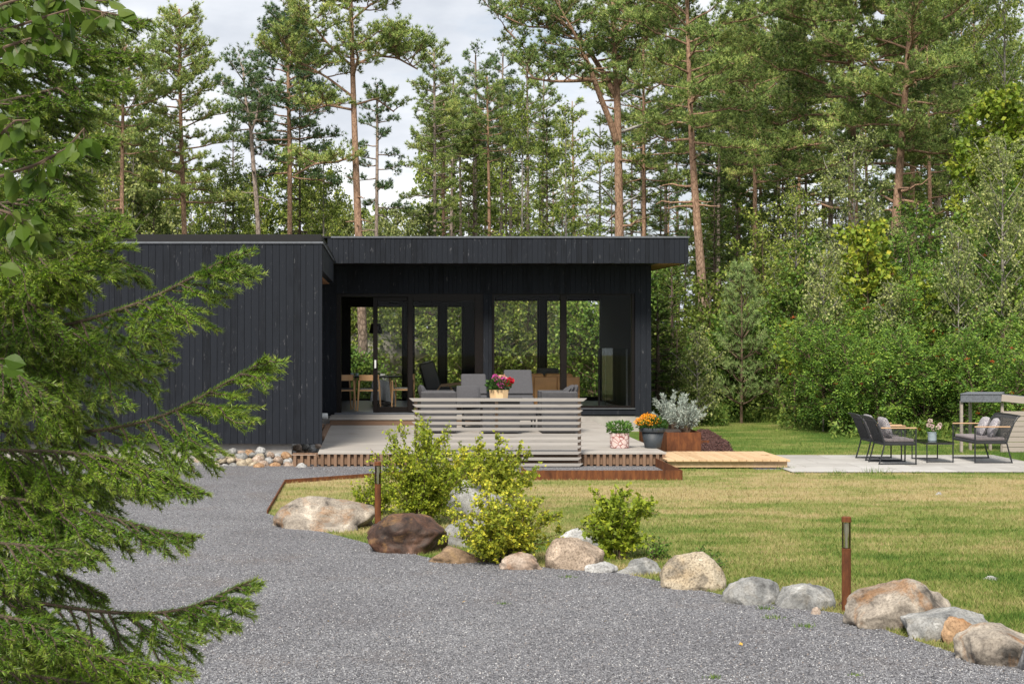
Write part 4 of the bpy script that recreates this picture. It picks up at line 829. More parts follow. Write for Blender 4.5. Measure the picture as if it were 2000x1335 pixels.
# ------------------------------------------------------------------ bollard lamps
def bollard(label, c):
    t = thing('bollard_lamp', label, 'garden lamp', c, group='rusty bollard lamps by the drive'); r = .033
    g = MB(); g.lathe([(0, 0), (r, 0), (r, .46), (r + .001, .462), (r + .001, .472), (.018, .474), (0, .474)], 28); g.build('post', M['corten'], t, smooth=False)
    g = MB(); g.lathe([(r - .001, .474), (r - .001, .665)], 28); g.build('lamp_glass', M['lamp_glass'], t, smooth=True)
    g = MB(); g.lathe([(.0, .664), (r + .002, .664), (r + .002, .698), (r - .002, .702), (0, .702)], 28); g.build('cap', M['corten'], t)
    g = MB(); g.lathe([(.010, .474), (.010, .54), (.018, .60), (.018, .655)], 16); g.build('reflector', M['lamp_white'], t, smooth=True)
    g = MB(); g.box(-r + .004, -r + .010, -.006, .006, .474, .664); g.box(r - .012, r - .006, .004, .012, .474, .664); g.build('support', M['corten'], t)
    return t
c1_ = G(1653, 1196); b1_ = bollard('rusty steel bollard lamp standing before the lawn beside the tan boulder', (c1_[0], c1_[1], 0))
c2_ = G(738, 1034); dup(b1_, (c2_[0], c2_[1], 0), 0.6, 'rusty steel bollard lamp standing behind the dark brown boulder')

# ------------------------------------------------------------------ boulders
def ico(sub):
    import bmesh
    bm = bmesh.new(); bmesh.ops.create_icosphere(bm, subdivisions=sub, radius=1.0); v = np.array([q.co[:] for q in bm.verts]); f = np.array([[q.index for q in p.verts] for p in bm.faces]); bm.free(); return v, f
ICO5, ICO3 = ico(5), ico(3)
def rock_mesh(seed, size, sub5=True, rough=.16, flat=.35, facets=9):
    v, f = ICO5 if sub5 else ICO3; v = v.copy(); rg = np.random.default_rng(seed)
    for _ in range(facets):                       # split off flat faces
        n_ = unit(rg.normal(size=3)); d_ = rg.uniform(.62, .92); k_ = v @ n_ - d_; v -= np.outer(np.maximum(k_, 0) * .85, n_)
    off = rg.uniform(-50, 50, 3); h = np.array([mnoise.fractal(Vector(p * 1.1 + off), 1.0, 2.1, 3) for p in v]); v *= (1 + rough * h)[:, None]
    if sub5:
        h = np.array([mnoise.fractal(Vector(p * 5.5 + off), .9, 2.2, 4) for p in v]); v *= (1 + .04 * h)[:, None]
    v[:, 2] = np.where(v[:, 2] < -flat, -flat + (v[:, 2] + flat) * .25, v[:, 2])
    lo, hi = v.min(0), v.max(0); v = (v - (lo + hi) / 2) / (hi - lo) * np.asarray(size)
    return v, f
def boulder(label, x0, x1, y0, y1, kind, seed, depth=.8, sink=.08, tilt=0.0, rough=.2, name='boulder', push=0.0):
    """outline box in the photograph -> a stone standing on the ground"""
    Df = F * HC / (y1 - VY); w = (x1 - x0) * Df / F; dp = w * depth; Dc = Df + dp * .42 + push; w = (x1 - x0) * Dc / F
    zt = zf(y0, Dc) ; h = max(zt, .06) + sink
    v, f = rock_mesh(seed, (w, dp, h), rough=rough, facets=13)
    if tilt: v[:, 2] += v[:, 0] * tilt * (v[:, 2] + h / 2) / h
    g = MB(); g.add(v, f); o = g.build(name, ROCKS[kind], smooth=True, loc=(xf((x0 + x1) / 2, Dc), Dc, zt - h / 2))
    return tag(o, label, 'boulder', 'boulders between gravel and lawn')
boulder('broad tan and grey boulder with rust streaks at the left end of the row', 504, 736, 967, 1037, 'tan', 11, 1.0, .16, rough=.3)
boulder('glossy dark rust brown boulder under the yellow currant bush', 716, 876, 1000, 1082, 'brown', 12, .8)
boulder('low flat ochre boulder right of the dark brown one', 833, 955, 1064, 1101, 'flat_brown', 13, .7)
boulder('white and grey boulder rising between the currant bushes', 872, 958, 937, 1006, 'white', 14, .8, .05, rough=.08)
boulder('grey boulder half hidden under the currant stems', 866, 965, 1008, 1068, 'grey', 15, .8)
boulder('grey boulder behind the white one among the leaves', 938, 1002, 960, 1012, 'grey', 16, .8)
boulder('small pinkish boulder at the foot of the middle currant bush', 974, 1062, 1076, 1113, 'pink', 17, .7)
boulder('rounded speckled tan boulder right of the middle currant bush', 1064, 1182, 1050, 1114, 'granite', 18, .85, rough=.08)
boulder('pale grey boulder tucked behind the speckled tan one', 1078, 1176, 1032, 1082, 'white', 19, .7)
boulder('small pale flat stone between the speckled tan and grey boulders', 1138, 1208, 1096, 1119, 'white', 20, .7)
boulder('low grey streaked boulder left of the big cream one', 1200, 1296, 1087, 1122, 'grey', 21, .6)
boulder('large rounded cream boulder with fine dark specks', 1288, 1416, 1076, 1153, 'speckle', 22, .9, rough=.06)
boulder('smooth blue grey boulder right of the cream speckled one', 1406, 1524, 1125, 1182, 'grey', 23, .8, rough=.08)
boulder('smooth grey green boulder left of the near bollard lamp', 1516, 1630, 1138, 1191, 'grey', 24, .8, rough=.09)
boulder('fist sized pinkish stone on the gravel before the grey green boulder', 1582, 1606, 1184, 1201, 'pink', 25, .9, rough=.06)
boulder('small brown stone behind the near bollard lamp', 1628, 1690, 1170, 1196, 'brown', 26, .8, push=.25)
boulder('big angular tan boulder peaked to the right of the bollard lamp', 1650, 1853, 1131, 1232, 'tan', 27, .75, tilt=.16)
boulder('broad grey boulder behind the orange brown stone', 1760, 1944, 1187, 1252, 'grey', 28, .7)
boulder('orange brown angular stone leaning on the grey boulder', 1836, 1918, 1202, 1260, 'orange', 29, .8)
boulder('tan brown boulder cut off by the right edge of the picture', 1870, 2075, 1218, 1303, 'tan', 30, .7)
boulder('dark grey stone lying against the last tan boulder', 1984, 2040, 1246, 1312, 'dark', 31, .8)
boulder('flat white stone lying in the near lawn', 1911, 1953, 1124, 1133, 'white', 32, .9, .05)
boulder('small white stone set in the dry lawn near the patio', 1824, 1842, 960, 966, 'white', 33, .9, .05)
boulder('small tan stone among herbs behind the cream boulder', 1262, 1282, 1076, 1090, 'pink', 34, .9)

# fieldstones heaped along the plinth: every stone its own object
protos = {}
for kk, kinds in (('grey', 'rounded grey'), ('white', 'rounded whitish'), ('pink', 'rounded pinkish'), ('orange', 'rounded rust orange'), ('speckle', 'rounded cream')):
    for j in range(2):
        v, f = rock_mesh(100 + len(protos), (1, .9, .72), False, .14, .6, 5); g = MB(); g.add(v, f); o = g.build('fieldstone', ROCKS[kk], smooth=True); protos[(kk, j)] = o
used = set()
def fieldstone(px, py, D, s, kk, where, z=None):
    key = (kk, int(rng.integers(2))); o = protos[key]
    if key in used: o = o.copy(); COL.objects.link(o)
    used.add(key)
    p = Wd(px, py, D); o.location = [float(q) for q in p]; o.scale = (s, s, s * rng.uniform(.85, 1.05)); o.rotation_euler = (rng.uniform(-.4, .4), rng.uniform(-.4, .4), rng.uniform(0, 6.28))
    nm = {'grey': 'grey', 'white': 'whitish', 'pink': 'pinkish', 'orange': 'rust orange', 'speckle': 'cream'}[kk]
    tag(o, f'rounded {nm} fieldstone {where}', 'stone', 'fieldstones along the plinth')
cols = ['grey', 'white', 'pink', 'speckle', 'orange', 'pink', 'speckle', 'white', 'grey', 'pink']
i_ = 0
for row, (yy, D, a, b, st_) in enumerate(((910, 25.15, 330, 598, 19), (900, 25.3, 345, 590, 20), (890, 25.42, 400, 560, 21), (882, 25.52, 425, 520, 24))):
    x = a
    while x < b:
        s = rng.uniform(.15, .24) * (1 - .06 * row); kk = cols[int(rng.integers(10))]; wh = ['at the foot of the heap along the plinth', 'in the second layer of the heap along the plinth', 'in the third layer of the heap along the plinth', 'on top of the heap along the plinth'][row]
        fieldstone(x, yy + rng.uniform(-4, 4), D + rng.uniform(-.06, .06), s, kk, wh); x += s * 127 * .82
for px in (420, 505, 590): fieldstone(px, 912, 24.9, .2, ['orange', 'white', 'speckle'][(px // 80) % 3], 'rolled out before the heap')
for px, py in ((582, 874), (597, 872), (612, 875), (622, 880), (604, 882), (588, 884), (620, 872)): fieldstone(px, py, 26.1, rng.uniform(.13, .19), cols[int(rng.integers(10))], 'behind the skirt under the wing corner')
x = 6
while x < 330: s = rng.uniform(.13, .2); fieldstone(x, 909 + rng.uniform(-8, 3), 25.3, s, cols[int(rng.integers(10))], 'beyond the spruce along the plinth'); x += s * 150

# ------------------------------------------------------------------ inside the house
def dining_chair(label, c, rz):
    t = thing('dining_chair', label, 'dining chair', c, rz, 'oak dining chairs behind the glass')
    for sx_, sy in ((-1, -1), (1, -1), (-1, 1), (1, 1)):
        g = MB(); g.tube([(sx_ * .24, sy * .21, 0), (sx_ * .215, sy * .19, .42), (sx_ * .205, sy * .20, .62 if sy < 0 else .62)], [.013, .02, .016], 8); g.build('leg', M['oak'], t)
    g = MB(); g.box(-.22, .22, -.2, .2, .40, .43); bev(g.build('seat_frame', M['oak'], t), .006); g = MB(); g.box(-.21, .21, -.19, .19, .431, .46); bev(g.build('seat', M['black_leather'], t), .012, 2)
    g = MB(); a = np.linspace(-2.5, -.64, 11)
    for z0, z1, in ((.62, .74),):
        P0 = np.array([(math.cos(q) * .255, math.sin(q) * .225 - .02) for q in a]); P1 = P0 * .93
        v = [(p[0], p[1], z) for z in (z0, z1) for p in P0] + [(p[0], p[1], z) for z in (z0 + .004, z1 - .004) for p in P1]; n_ = len(a); f = []
        for i in range(n_ - 1): f += [(i, i + 1, n_ + i + 1, n_ + i), (2 * n_ + i + 1, 2 * n_ + i, 3 * n_ + i, 3 * n_ + i + 1), (n_ + i, n_ + i + 1, 3 * n_ + i + 1, 3 * n_ + i), (i + 1, i, 2 * n_ + i, 2 * n_ + i + 1)]
        g.add(v, f)
    g.build('backrest', M['oak'], t); return t
dining_chair('oak dining chair with its curved back to the open door', (xf(721, 34.4), 34.45, FL), 0)
dining_chair('oak dining chair partly cut off by the left door jamb', (xf(668, 34.4), 34.5, FL), .25)
dining_chair('oak dining chair turned sideways behind the sliding sash', (xf(788, 34.7), 34.9, FL), R(80))
dt = thing('dining_table', 'dark oval topped dining table behind the oak chairs', 'table', (xf(728, 35.3), 35.3, FL))
g = MB(); v = [(math.cos(a) * .62, math.sin(a) * .42) for a in np.linspace(0, 6.28, 33)[:-1]]; g.prism(v, .655, .685); g.build('table_top', M['black_trim'], dt)
for sx_ in (-1, 1):
    for sy in (-1, 1): g = MB(); g.tube([(sx_ * .42, sy * .24, 0), (sx_ * .36, sy * .2, .655)], [.014, .022], 8); g.build('leg', M['oak'], dt)
for px, l in ((688, 'left'), (697, 'right')):
    g = MB(); g.lathe([(0, 0), (.03, 0), (.036, .07), (.031, .07), (.027, .01), (0, .01)], 16); o = g.build('cup', M['pot_blue'], loc=(float(xf(px, 35.1)), 35.1, FL + .685), smooth=True)
    tag(o, f'small pale cup on the dining table, {l} of the pair', 'cup', 'cups on the dining table')
lm = thing('pendant_lamp', 'black conical pendant lamp hanging above the dining table', 'lamp', (xf(734, 35.4), 35.4, zf(651, 35.4)))
g = MB(); g.lathe([(.150, 0), (.095, .215), (.0, .22), (.09, .21), (.145, 0)], 28); g.build('lamp_shade', M['black_metal'], lm, smooth=True); g = MB(); g.tube([(0, 0, .21), (0, 0, 2.85 - zf(651, 35.4))], .005, 6); g.build('cord', M['black_metal'], lm)
ac = thing('lounge_chair', 'black leather lounge chair with raked back and wooden legs indoors', 'armchair', (xf(850, 36.4), 36.4, FL))
g = MB(); v = [(-.2, -.3, .28), (-.2, .3, .28), (-.37, .3, .92), (-.37, -.3, .92)]; n_ = np.array([.36, 0, .08])
g.add(v + [tuple(np.array(q) + n_ * (1 if i < 2 else .9)) for i, q in enumerate(v)], [(0, 1, 2, 3), (7, 6, 5, 4), (0, 4, 5, 1), (1, 5, 6, 2), (2, 6, 7, 3), (3, 7, 4, 0)]); bev(g.build('backrest', M['black_leather'], ac), .04, 3)
g = MB(); g.box(-.2, .52, -.3, .3, .27, .42); bev(g.build('seat', M['black_leather'], ac), .04, 3)
for yy in (-.33, .29): g = MB(); g.tube([(-.25, yy, 0), (.0, yy, .3), (.1, yy, .45), (.6, yy, .5)], .02, 8); g.tube([(.3, yy, .46), (.55, yy, 0)], .02, 8); g.build('leg', M['teak'], ac)
sf = thing('leather_sofa', 'tan leather sofa seen from behind through the big window', 'sofa', (xf(1060, 35.5), 35.5, FL))
sw0, sw1 = xf(998, 35.5) - xf(1060, 35.5), xf(1133, 35.5) - xf(1060, 35.5)
for k_ in range(3):
    a0 = sw0 + (sw1 - sw0) * k_ / 3; a1 = sw0 + (sw1 - sw0) * (k_ + 1) / 3; g = MB(); g.box(a0 + .003, a1 - .003, 0, .2, .06, .66); bev(g.build('back_panel', M['tan_leather'], sf), .015, 2)
g = MB(); g.box(sw0, sw1, .201, .9, .06, .40); bev(g.build('seat', M['tan_leather'], sf), .03, 2)
for k_ in range(2):
    g = MB(); a0 = sw0 + .12 + k_ * .62; g.box(a0, a0 + .60, .12, .34, .42, .73); bev(g.build('back_cushion', M['tan_leather'], sf), .06, 4)
g = MB(); pillow(g, (0, 0, 0), .5, .3, .12, (1, 0, 0), (0, .3, 1)); tag(g.build('pillow', M['grey_cushion'], smooth=True, loc=[float(q) for q in Wd(1070, 731, 35.9)]), 'dark pillow lying on the tan leather sofa back', 'pillow')
g = MB(); rg = np.random.default_rng(5); u = np.linspace(0, 1, 22); U, V_ = np.meshgrid(u, u, indexing='ij')
Pc = np.stack([(U - .5) * .48 * (1 + .2 * V_), .04 * np.sin(U * 17) * V_ + .12 * V_, .45 * (1 - V_) - .13 * (U - .35) ** 2 * 2], -1); i = np.arange(21)[:, None] * 22 + np.arange(21)[None]
g.add(Pc.reshape(-1, 3), np.stack([i, i + 22, i + 23, i + 1], -1).reshape(-1, 4)); o = g.build('throw', M['white_cloth'], smooth=True, loc=[float(q) for q in Wd(748, 781, 36.6)]); md = o.modifiers.new('thick', 'SOLIDIFY'); md.thickness = .02
tag(o, 'white throw draped over a low seat beyond the dining table', 'throw')
st = thing('hassock', 'low dark seat carrying the white throw indoors', 'seat', (xf(748, 36.85), 36.9, FL)); g = MB(); g.box(-.24, .24, -.15, .25, 0, .52); bev(g.build('seat', M['black_leather'], st), .03, 2)
gr = thing('glass_railing', 'clear glass railing panel with slim posts inside the big window', 'railing', (xf(1198, 35), 35, FL))
g = MB(); g.box(xf(1176, 35) - xf(1198, 35), xf(1224, 35) - xf(1198, 35), -.006, .006, .02, 1.28); g.build('pane', M['glass'], gr)
for px, mm in ((1170.5, 'black_trim'), (1183, 'flashing'), (1224.5, 'flashing')):
    g = MB(); xx = xf(px, 35) - xf(1198, 35); g.tube([(xx, 0.02, 0), (xx, 0.02, 1.26 if px > 1200 else 1.28)], .022 if px != 1183 else .008, 12); g.build('post', M[mm], gr)

# ------------------------------------------------------------------ trees
UP = np.array([0, 0, 1.0])
def interp(pts, s):
    n = len(pts); t = np.linspace(0, 1, n); return np.stack([np.interp(s, t, pts[:, k]) for k in range(3)], -1)
def limb_path(p, az, el, L, curve, rg, n=6, wig=.05):
    s = np.linspace(0, 1, n); h = np.array([math.cos(az), math.sin(az), 0])
    q = p + L * (s[:, None] * h * math.cos(el)); q[:, 2] += L * (s * math.sin(el) + curve * s ** 2); q[1:] += rg.normal(0, wig * L, (n - 1, 3)) * s[1:, None]
    return q
class Acc:
    def __init__(s): s.p = []; s.d = []; s.a = []
    def add(s, p, d, a=0.0): s.p.append(np.atleast_2d(p)); s.d.append(np.atleast_2d(d)); s.a.append(np.full(len(s.p[-1]), a))
    def get(s): return (np.vstack(s.p), np.vstack(s.d), np.concatenate(s.a)) if s.p else (np.zeros((0, 3)),) * 3
def pine_limb(w, tw0, tw1, tw, q, r, rg, dens=1.0, s0=.3, spread=1.0, bare=False):
    L = np.linalg.norm(np.diff(q, axis=0), axis=1).sum(); w.tube(q, np.linspace(r, max(r * .25, .006), len(q)), 6, False)
    if bare: return
    ns = int(L / .10 * dens) + 3
    for i in range(ns):
        s = s0 + (1 - s0) * ((i + rg.uniform(.1, .9)) / ns); p = interp(q, np.array([s]))[0]; d = unit(interp(q, np.array([min(s + .1, 1)]))[0] - interp(q, np.array([max(s - .1, 0)]))[0])
        side = unit(np.cross(d, UP)) * (1 if i % 2 else -1); dd = unit(d * rg.uniform(.35, .9) + side * rg.uniform(.3, 1.0) * spread + UP * rg.uniform(-.05, .55))
        l = (L * (.16 + .22 * (1 - s)) + .16) * rg.uniform(.7, 1.15); e = p + dd * l + UP * l * .12
        tw0.append(p); tw1.append(e); k = max(3, int(l / .075)); t = rg.uniform(.2, 1.05, (k, 1))
        tw.add(p + (e - p) * t + rg.normal(0, .035, (k, 3)), unit(dd * .55 + UP * .55 + rg.normal(0, .35, (k, 3))))
    tw.add(q[-1] + rg.normal(0, .04, (4, 3)), unit(unit(q[-1] - q[-2]) + rg.normal(0, .4, (4, 3))))
def pine_parts(seed, stems, knee=16, nl=.135, nw=.018):
    """stems: dict(pts, r0, r1, limbs=[(t, az, el, L, curve, bare)])"""
    rg = np.random.default_rng(seed); w = MB(); tw = Acc(); t0 = []; t1 = []
    for S in stems:
        pts = np.asarray(S['pts'], float); n = 24; q = interp(pts, np.linspace(0, 1, n)); q[1:-1] = (q[:-2] + 2 * q[1:-1] + q[2:]) / 4
        w.tube(q, S['r0'] + (S['r1'] - S['r0']) * np.linspace(0, 1, n) ** .9, 12, True)
        for (t, az, el, L, cu, bare) in S['limbs']:
            p = interp(q, np.array([t]))[0]; lq = limb_path(p, az, el, L, cu, rg); r = max(.012, min(.3 * (S['r0'] + (S['r1'] - S['r0']) * t) + .012, .05 * L + .006))
            pine_limb(w, t0, t1, tw, lq, r, rg, S.get('dens', 1.0), S.get('s0', .3), bare=bare)
    if t0: w.twigs(np.array(t0), np.array(t1), .008, .003)
    c = MB(); p, d, a = tw.get(); k = knee
    P = np.repeat(p, k, 0); dd = unit(np.repeat(d, k, 0) * .75 + rnd(rg, len(P)) * .8); needletris(c, P - dd * .02, dd, rg.uniform(.7, 1.2, len(P)) * nl, nw * rg.uniform(.7, 1.3, len(P)), rg)
    return w, c
def auto_limbs(rg, n, t0, t1, R, prof, el0, el1, curve=.12, bare_below=0, az0=None):
    out = []
    for i in range(n):
        t = t0 + (t1 - t0) * (i + rg.uniform(0, .9)) / n; u = (t - t0) / (t1 - t0); az = i * 2.399 + rg.uniform(-.5, .5)
        out.append((t, az, el0 + (el1 - el0) * u + rg.uniform(-.15, .15), R * prof(u) * rg.uniform(.65, 1.15), curve * rg.uniform(-.3, 1.4), False))
    for i in range(bare_below):
        out.append((rg.uniform(t0 * .45, t0), rg.uniform(0, 6.28), rg.uniform(-.3, .3), R * rg.uniform(.25, .6), rg.uniform(-.2, .2), True))
    return out
p_oval = lambda u: .25 + .9 * math.sin(math.pi * min(1, (u * .82 + .16))) ** .8
p_cone = lambda u: (1 - u) ** .75 * 1.0 + .12
p_pine = lambda u: .62 + .55 * math.sin(math.pi * (u * .6 + .15)) - .75 * max(0, u - .6)
BERRY = []
def berry_cluster(t, p):
    if not BERRY:
        rg = np.random.default_rng(2); g = MB(); oc = np.array([(1, 0, 0), (-1, 0, 0), (0, 1, 0), (0, -1, 0), (0, 0, 1), (0, 0, -1)], float); of = np.array([(0, 2, 4), (2, 1, 4), (1, 3, 4), (3, 0, 4), (2, 0, 5), (1, 2, 5), (3, 1, 5), (0, 3, 5)])
        m = 30; cc = rnd(rg, m) * rg.uniform(.2, 1, (m, 1)) * [.055, .055, .035]; g.add((cc[:, None] + oc[None] * .0085).reshape(-1, 3), (np.arange(m)[:, None, None] * 6 + of[None]).reshape(-1, 3)); o = g.build('berry_cluster', M['berry'], t); BERRY.append(o)
    else: o = BERRY[0].copy(); COL.objects.link(o); o.parent = t
    o.location = [float(q) for q in p]; o.rotation_euler = (0, 0, p[0] * 40)
def place_tree(name, label, cat, w, c, loc, wm, cm, group=None, extra=(), berries=None):
    t = thing(name, label, cat, loc, 0, group); w.build('trunk', M[wm], t, smooth=True); c.build('crown', M[cm], t)
    for mb, nm, m in extra: mb.build(nm, M[m], t)
    for p in (berries or []): berry_cluster(t, p)
    return t
def stem_px(pts, D):       # photo outline of a trunk -> offsets from its foot
    b = pts[0][0]; x0 = xf(b, D); return np.array([(xf(px, D) - x0, 0.0, zf(py, D) if k else -.1) for k, (px, py) in enumerate(pts)])
def pine(label, D, pts, wpx, crown, nl, R, prof=p_pine, seed=0, el=(-.05, .7), bare=6, leaf='pine_leaf', bark='pine_bark', dens=1.0, extra_stems=(), curve=.12, r_end=.03, name='pine_tree', s0=.3, group='tall pines behind the house', dead=()):
    """pts: photo pixels up the trunk (foot first, top last); crown: photo rows of the lowest and highest limb"""
    rg = np.random.default_rng(seed + 77); S = stem_px(pts, D); zt = S[-1, 2]; tz = np.linspace(0, 1, 200); zz = interp(S, tz)[:, 2]
    ta, tb_ = np.interp([zf(crown[0], D), zf(crown[1], D)], zz, tz); r0 = wpx * D / F / 2
    limbs = auto_limbs(rg, nl, ta, min(tb_, .985), R, prof, el[0], el[1], curve, bare)
    stems = [dict(pts=S, r0=r0, r1=r_end, limbs=limbs, dens=dens, s0=s0)]
    for E in extra_stems:
        b = xf(pts[0][0], D); ep = np.array([(xf(px, D) - b, dy, zf(py, D)) for px, py, dy in E['pts']]); stems.append(dict(pts=ep, r0=E['r0'], r1=E.get('r1', .02), limbs=auto_limbs(rg, E['n'], E.get('t0', .35), 1.0, E['R'], E.get('prof', lambda u: 1.0), .1, .6, .15), dens=E.get('dens', dens), s0=.25))
    w, c = pine_parts(seed, stems)
    b = xf(pts[0][0], D)
    t = place_tree(name, label, 'pine tree', w, c, (b, D, 0), bark, leaf, group)
    for q in dead: g = MB(); g.tube(interp(np.array([(xf(px, D) - b, -.55 * k_, zf(py, D) - .0) for k_, (px, py) in enumerate(q)]), np.linspace(0, 1, 9)), np.linspace(.045, .014, 9), 6); g.build('dead_limb', M['dead_wood'], t, smooth=True)
    return t
def foot(px, D): return (px, VY + HC * F / D)

# hero pines
pine('tall orange barked pine rising behind the left part of the glass front', 44, [foot(713, 44), (705, 560), (697, 380), (690, 180), (685, 0), (682, -160)], 21, (330, -150), 0, 1, seed=1, bare=10,
     extra_stems=[dict(pts=[(694, 300, 0), (660, 318, -.2), (615, 322, -.3), (575, 345, -.3)], r0=.036, n=9, R=.75), dict(pts=[(691, 215, 0), (640, 208, -.3), (600, 222, -.4)], r0=.036, n=8, R=.7),
       dict(pts=[(690, 190, 0), (640, 150, .2), (590, 120, .3), (548, 112, .3)], r0=.036, n=13, R=.95), dict(pts=[(689, 130, 0), (650, 100, -.3), (615, 60, -.5), (590, 40, -.5)], r0=.036, n=11, R=.9),
       dict(pts=[(690, 130, 0), (730, 112, -.3), (775, 118, -.4), (815, 140, -.4)], r0=.036, n=13, R=.85), dict(pts=[(689, 90, 0), (725, 80, .3), (770, 70, .4), (800, 95, .4)], r0=.036, n=11, R=.85), dict(pts=[(692, 205, 0), (735, 190, .3), (770, 215, .4)], r0=.03, n=4, R=.5),
       dict(pts=[(687, 40, 0), (720, 15, -.2), (760, -10, -.3)], r0=.036, n=10, R=.9), dict(pts=[(686, 20, 0), (650, 5, .2), (610, -10, .3)], r0=.036, n=11, R=1.0), dict(pts=[(685, 0, 0), (690, -60, 0), (700, -140, 0)], r0=.06, n=17, R=1.8), dict(pts=[(690, 150, 0), (700, 120, -.6), (690, 90, -1.2)], r0=.04, n=8, R=.8)])
pine('massive forked pine behind the middle of the main roof with dead white limbs', 45, [foot(1214, 45), (1211, 560), (1209, 400), (1206, 200), (1200, 80), (1196, -40), (1192, -150)], 24, (110, -140), 8, 1.8, dens=.8, seed=2, bare=8, s0=.35,
     extra_stems=[dict(pts=[(1206, 282, 0), (1190, 240, -.2), (1165, 185, -.4), (1156, 160, -.5), (1120, 165, -.6), (1070, 168, -.8), (1020, 160, -.9)], r0=.10, n=11, R=.8, t0=.5, dens=.9),
       dict(pts=[(1160, 172, -.45), (1145, 130, -.5), (1110, 60, -.6), (1075, 0, -.6)], r0=.07, n=14, R=1.2, t0=.2), dict(pts=[(1205, 190, 0), (1175, 130, .3), (1140, 70, .5), (1085, 20, .8), (1010, -5, 1.0)], r0=.09, n=18, R=1.2, t0=.3),
       dict(pts=[(1140, 80, .5), (1090, 50, .3), (1030, 50, .2), (965, 20, .2)], r0=.036, n=14, R=.95, t0=.3), dict(pts=[(1207, 165, 0), (1230, 120, -.3), (1262, 70, -.5), (1300, 45, -.5), (1340, 25, -.6)], r0=.08, n=16, R=1.15, t0=.3),
       dict(pts=[(1200, 100, 0), (1225, 40, .4), (1270, -30, .6)], r0=.07, n=13, R=1.2), dict(pts=[(1205, 150, 0), (1190, 110, -.7), (1195, 70, -1.2)], r0=.036, n=10, R=.75), dict(pts=[(1180, 150, .2), (1130, 120, .0), (1060, 130, .1), (985, 50, .2)], r0=.036, n=13, R=.8)],
     dead=[[(1215, 258), (1250, 247), (1285, 230), (1322, 204)], [(1214, 185), (1250, 170), (1300, 143)], [(1216, 400), (1240, 385)], [(1204, 400), (1180, 380), (1155, 362)], [(1216, 425), (1236, 406)]])
pine('leaning red barked pine just right of the main roof end', 42, [foot(1384, 42), (1372, 560), (1362, 440), (1352, 300), (1347, 180), (1343, 60), (1340, -90)], 22, (285, -80), 30, 1.75, seed=3, bare=7, dens=1.15, curve=.05)
pine('huge broad crowned pine towering over the rowan bushes', 43, [foot(1668, 43), (1668, 500), (1664, 300), (1662, 120), (1655, -30), (1650, -190)], 26, (330, -180), 46, 3.1, prof=lambda u: .8 + .25 * math.sin(math.pi * u), seed=4, bare=3, dens=1.15, el=(-.1, .6))
pine('stout pine with bare trunk right of the pale birch', 41, [foot(1738, 41), (1744, 540), (1752, 400), (1762, 260), (1772, 130), (1780, 0), (1786, -140)], 24, (300, -130), 36, 2.3, seed=5, bare=12, dens=1.1, curve=.05)
pine('slim pine standing behind the stout one at right', 50, [foot(1782, 50), (1781, 420), (1785, 250), (1790, 60), (1795, -80)], 12, (330, -70), 26, 1.9, seed=6, bare=6)
pine('full crowned orange pine second from the left behind the wing', 52, [foot(366, 52), (360, 440), (353, 250), (351, 120), (350, 18)], 13, (400, 30), 62, 1.75, prof=lambda u: .95 - .62 * u ** 1.4, seed=7, el=(-.05, .55), bare=3, dens=1.15)
pine('slim orange pine leftmost behind the black wing', 50, [foot(240, 50), (238, 380), (240, 220), (243, 88)], 11, (300, 98), 34, 1.35, seed=8, bare=9)
pine('thin grey pine with crooked bare trunk above the wing', 50, [foot(512, 50), (505, 440), (493, 300), (490, 250), (480, 200), (474, 128)], 11, (265, 132), 15, 1.0, seed=9, bare=6, bark='pine_bark_grey', leaf='pine_leaf_dark', extra_stems=[dict(pts=[(491, 255, 0), (502, 225, 0), (508, 180, 0)], r0=.05, n=7, R=.7)])
pine('dense dark pine left of the tallest orange trunk', 54, [foot(566, 54), (566, 300), (562, 120), (558, 35)], 12, (350, 40), 60, 1.85, prof=lambda u: 1.0 - .68 * u ** 1.2, seed=10, leaf='pine_leaf_dark', bare=2, dens=1.15)
pine('dark slender pine right of the tallest orange trunk', 55, [foot(731, 55), (736, 400), (737, 250), (736, 165)], 9, (400, 172), 24, 1.05, prof=lambda u: 1.05 - .7 * u, seed=11, leaf='pine_leaf_dark', bark='pine_bark_grey', bare=9, el=(-.15, .5))
pine('grey trunked pine with pointed top left of the slim group', 58, [foot(850, 58), (849, 300), (848, 93)], 9, (440, 100), 48, 1.4, prof=lambda u: 1.0 - .72 * u, seed=12, bark='pine_bark_grey', bare=4, el=(-.1, .5))
SLIM = [(866, 60, 200, 8, 300), (880, 66, 148, 8, 330), (901, 68, 170, 8, 320), (930, 62, 108, 8, 310), (957, 60, 150, 9, 300), (978, 64, 104, 8, 300), (998, 66, 175, 9, 300), (1032, 63, 96, 9, 330), (1058, 68, 150, 9, 340), (1258, 58, 10, 11, 360), (1300, 66, 60, 10, 380), (1402, 60, 60, 9, 330), (1440, 64, 70, 9, 360), (1475, 50, 90, 13, 330), (1520, 58, 30, 12, 360), (1560, 56, 10, 12, 380), (1610, 60, 0, 12, 400), (1860, 52, -20, 12, 380), (1905, 56, 10, 12, 380), (1830, 62, -10, 12, 420)]
NB = ['slim', 'straight', 'narrow crowned', 'high crowned']
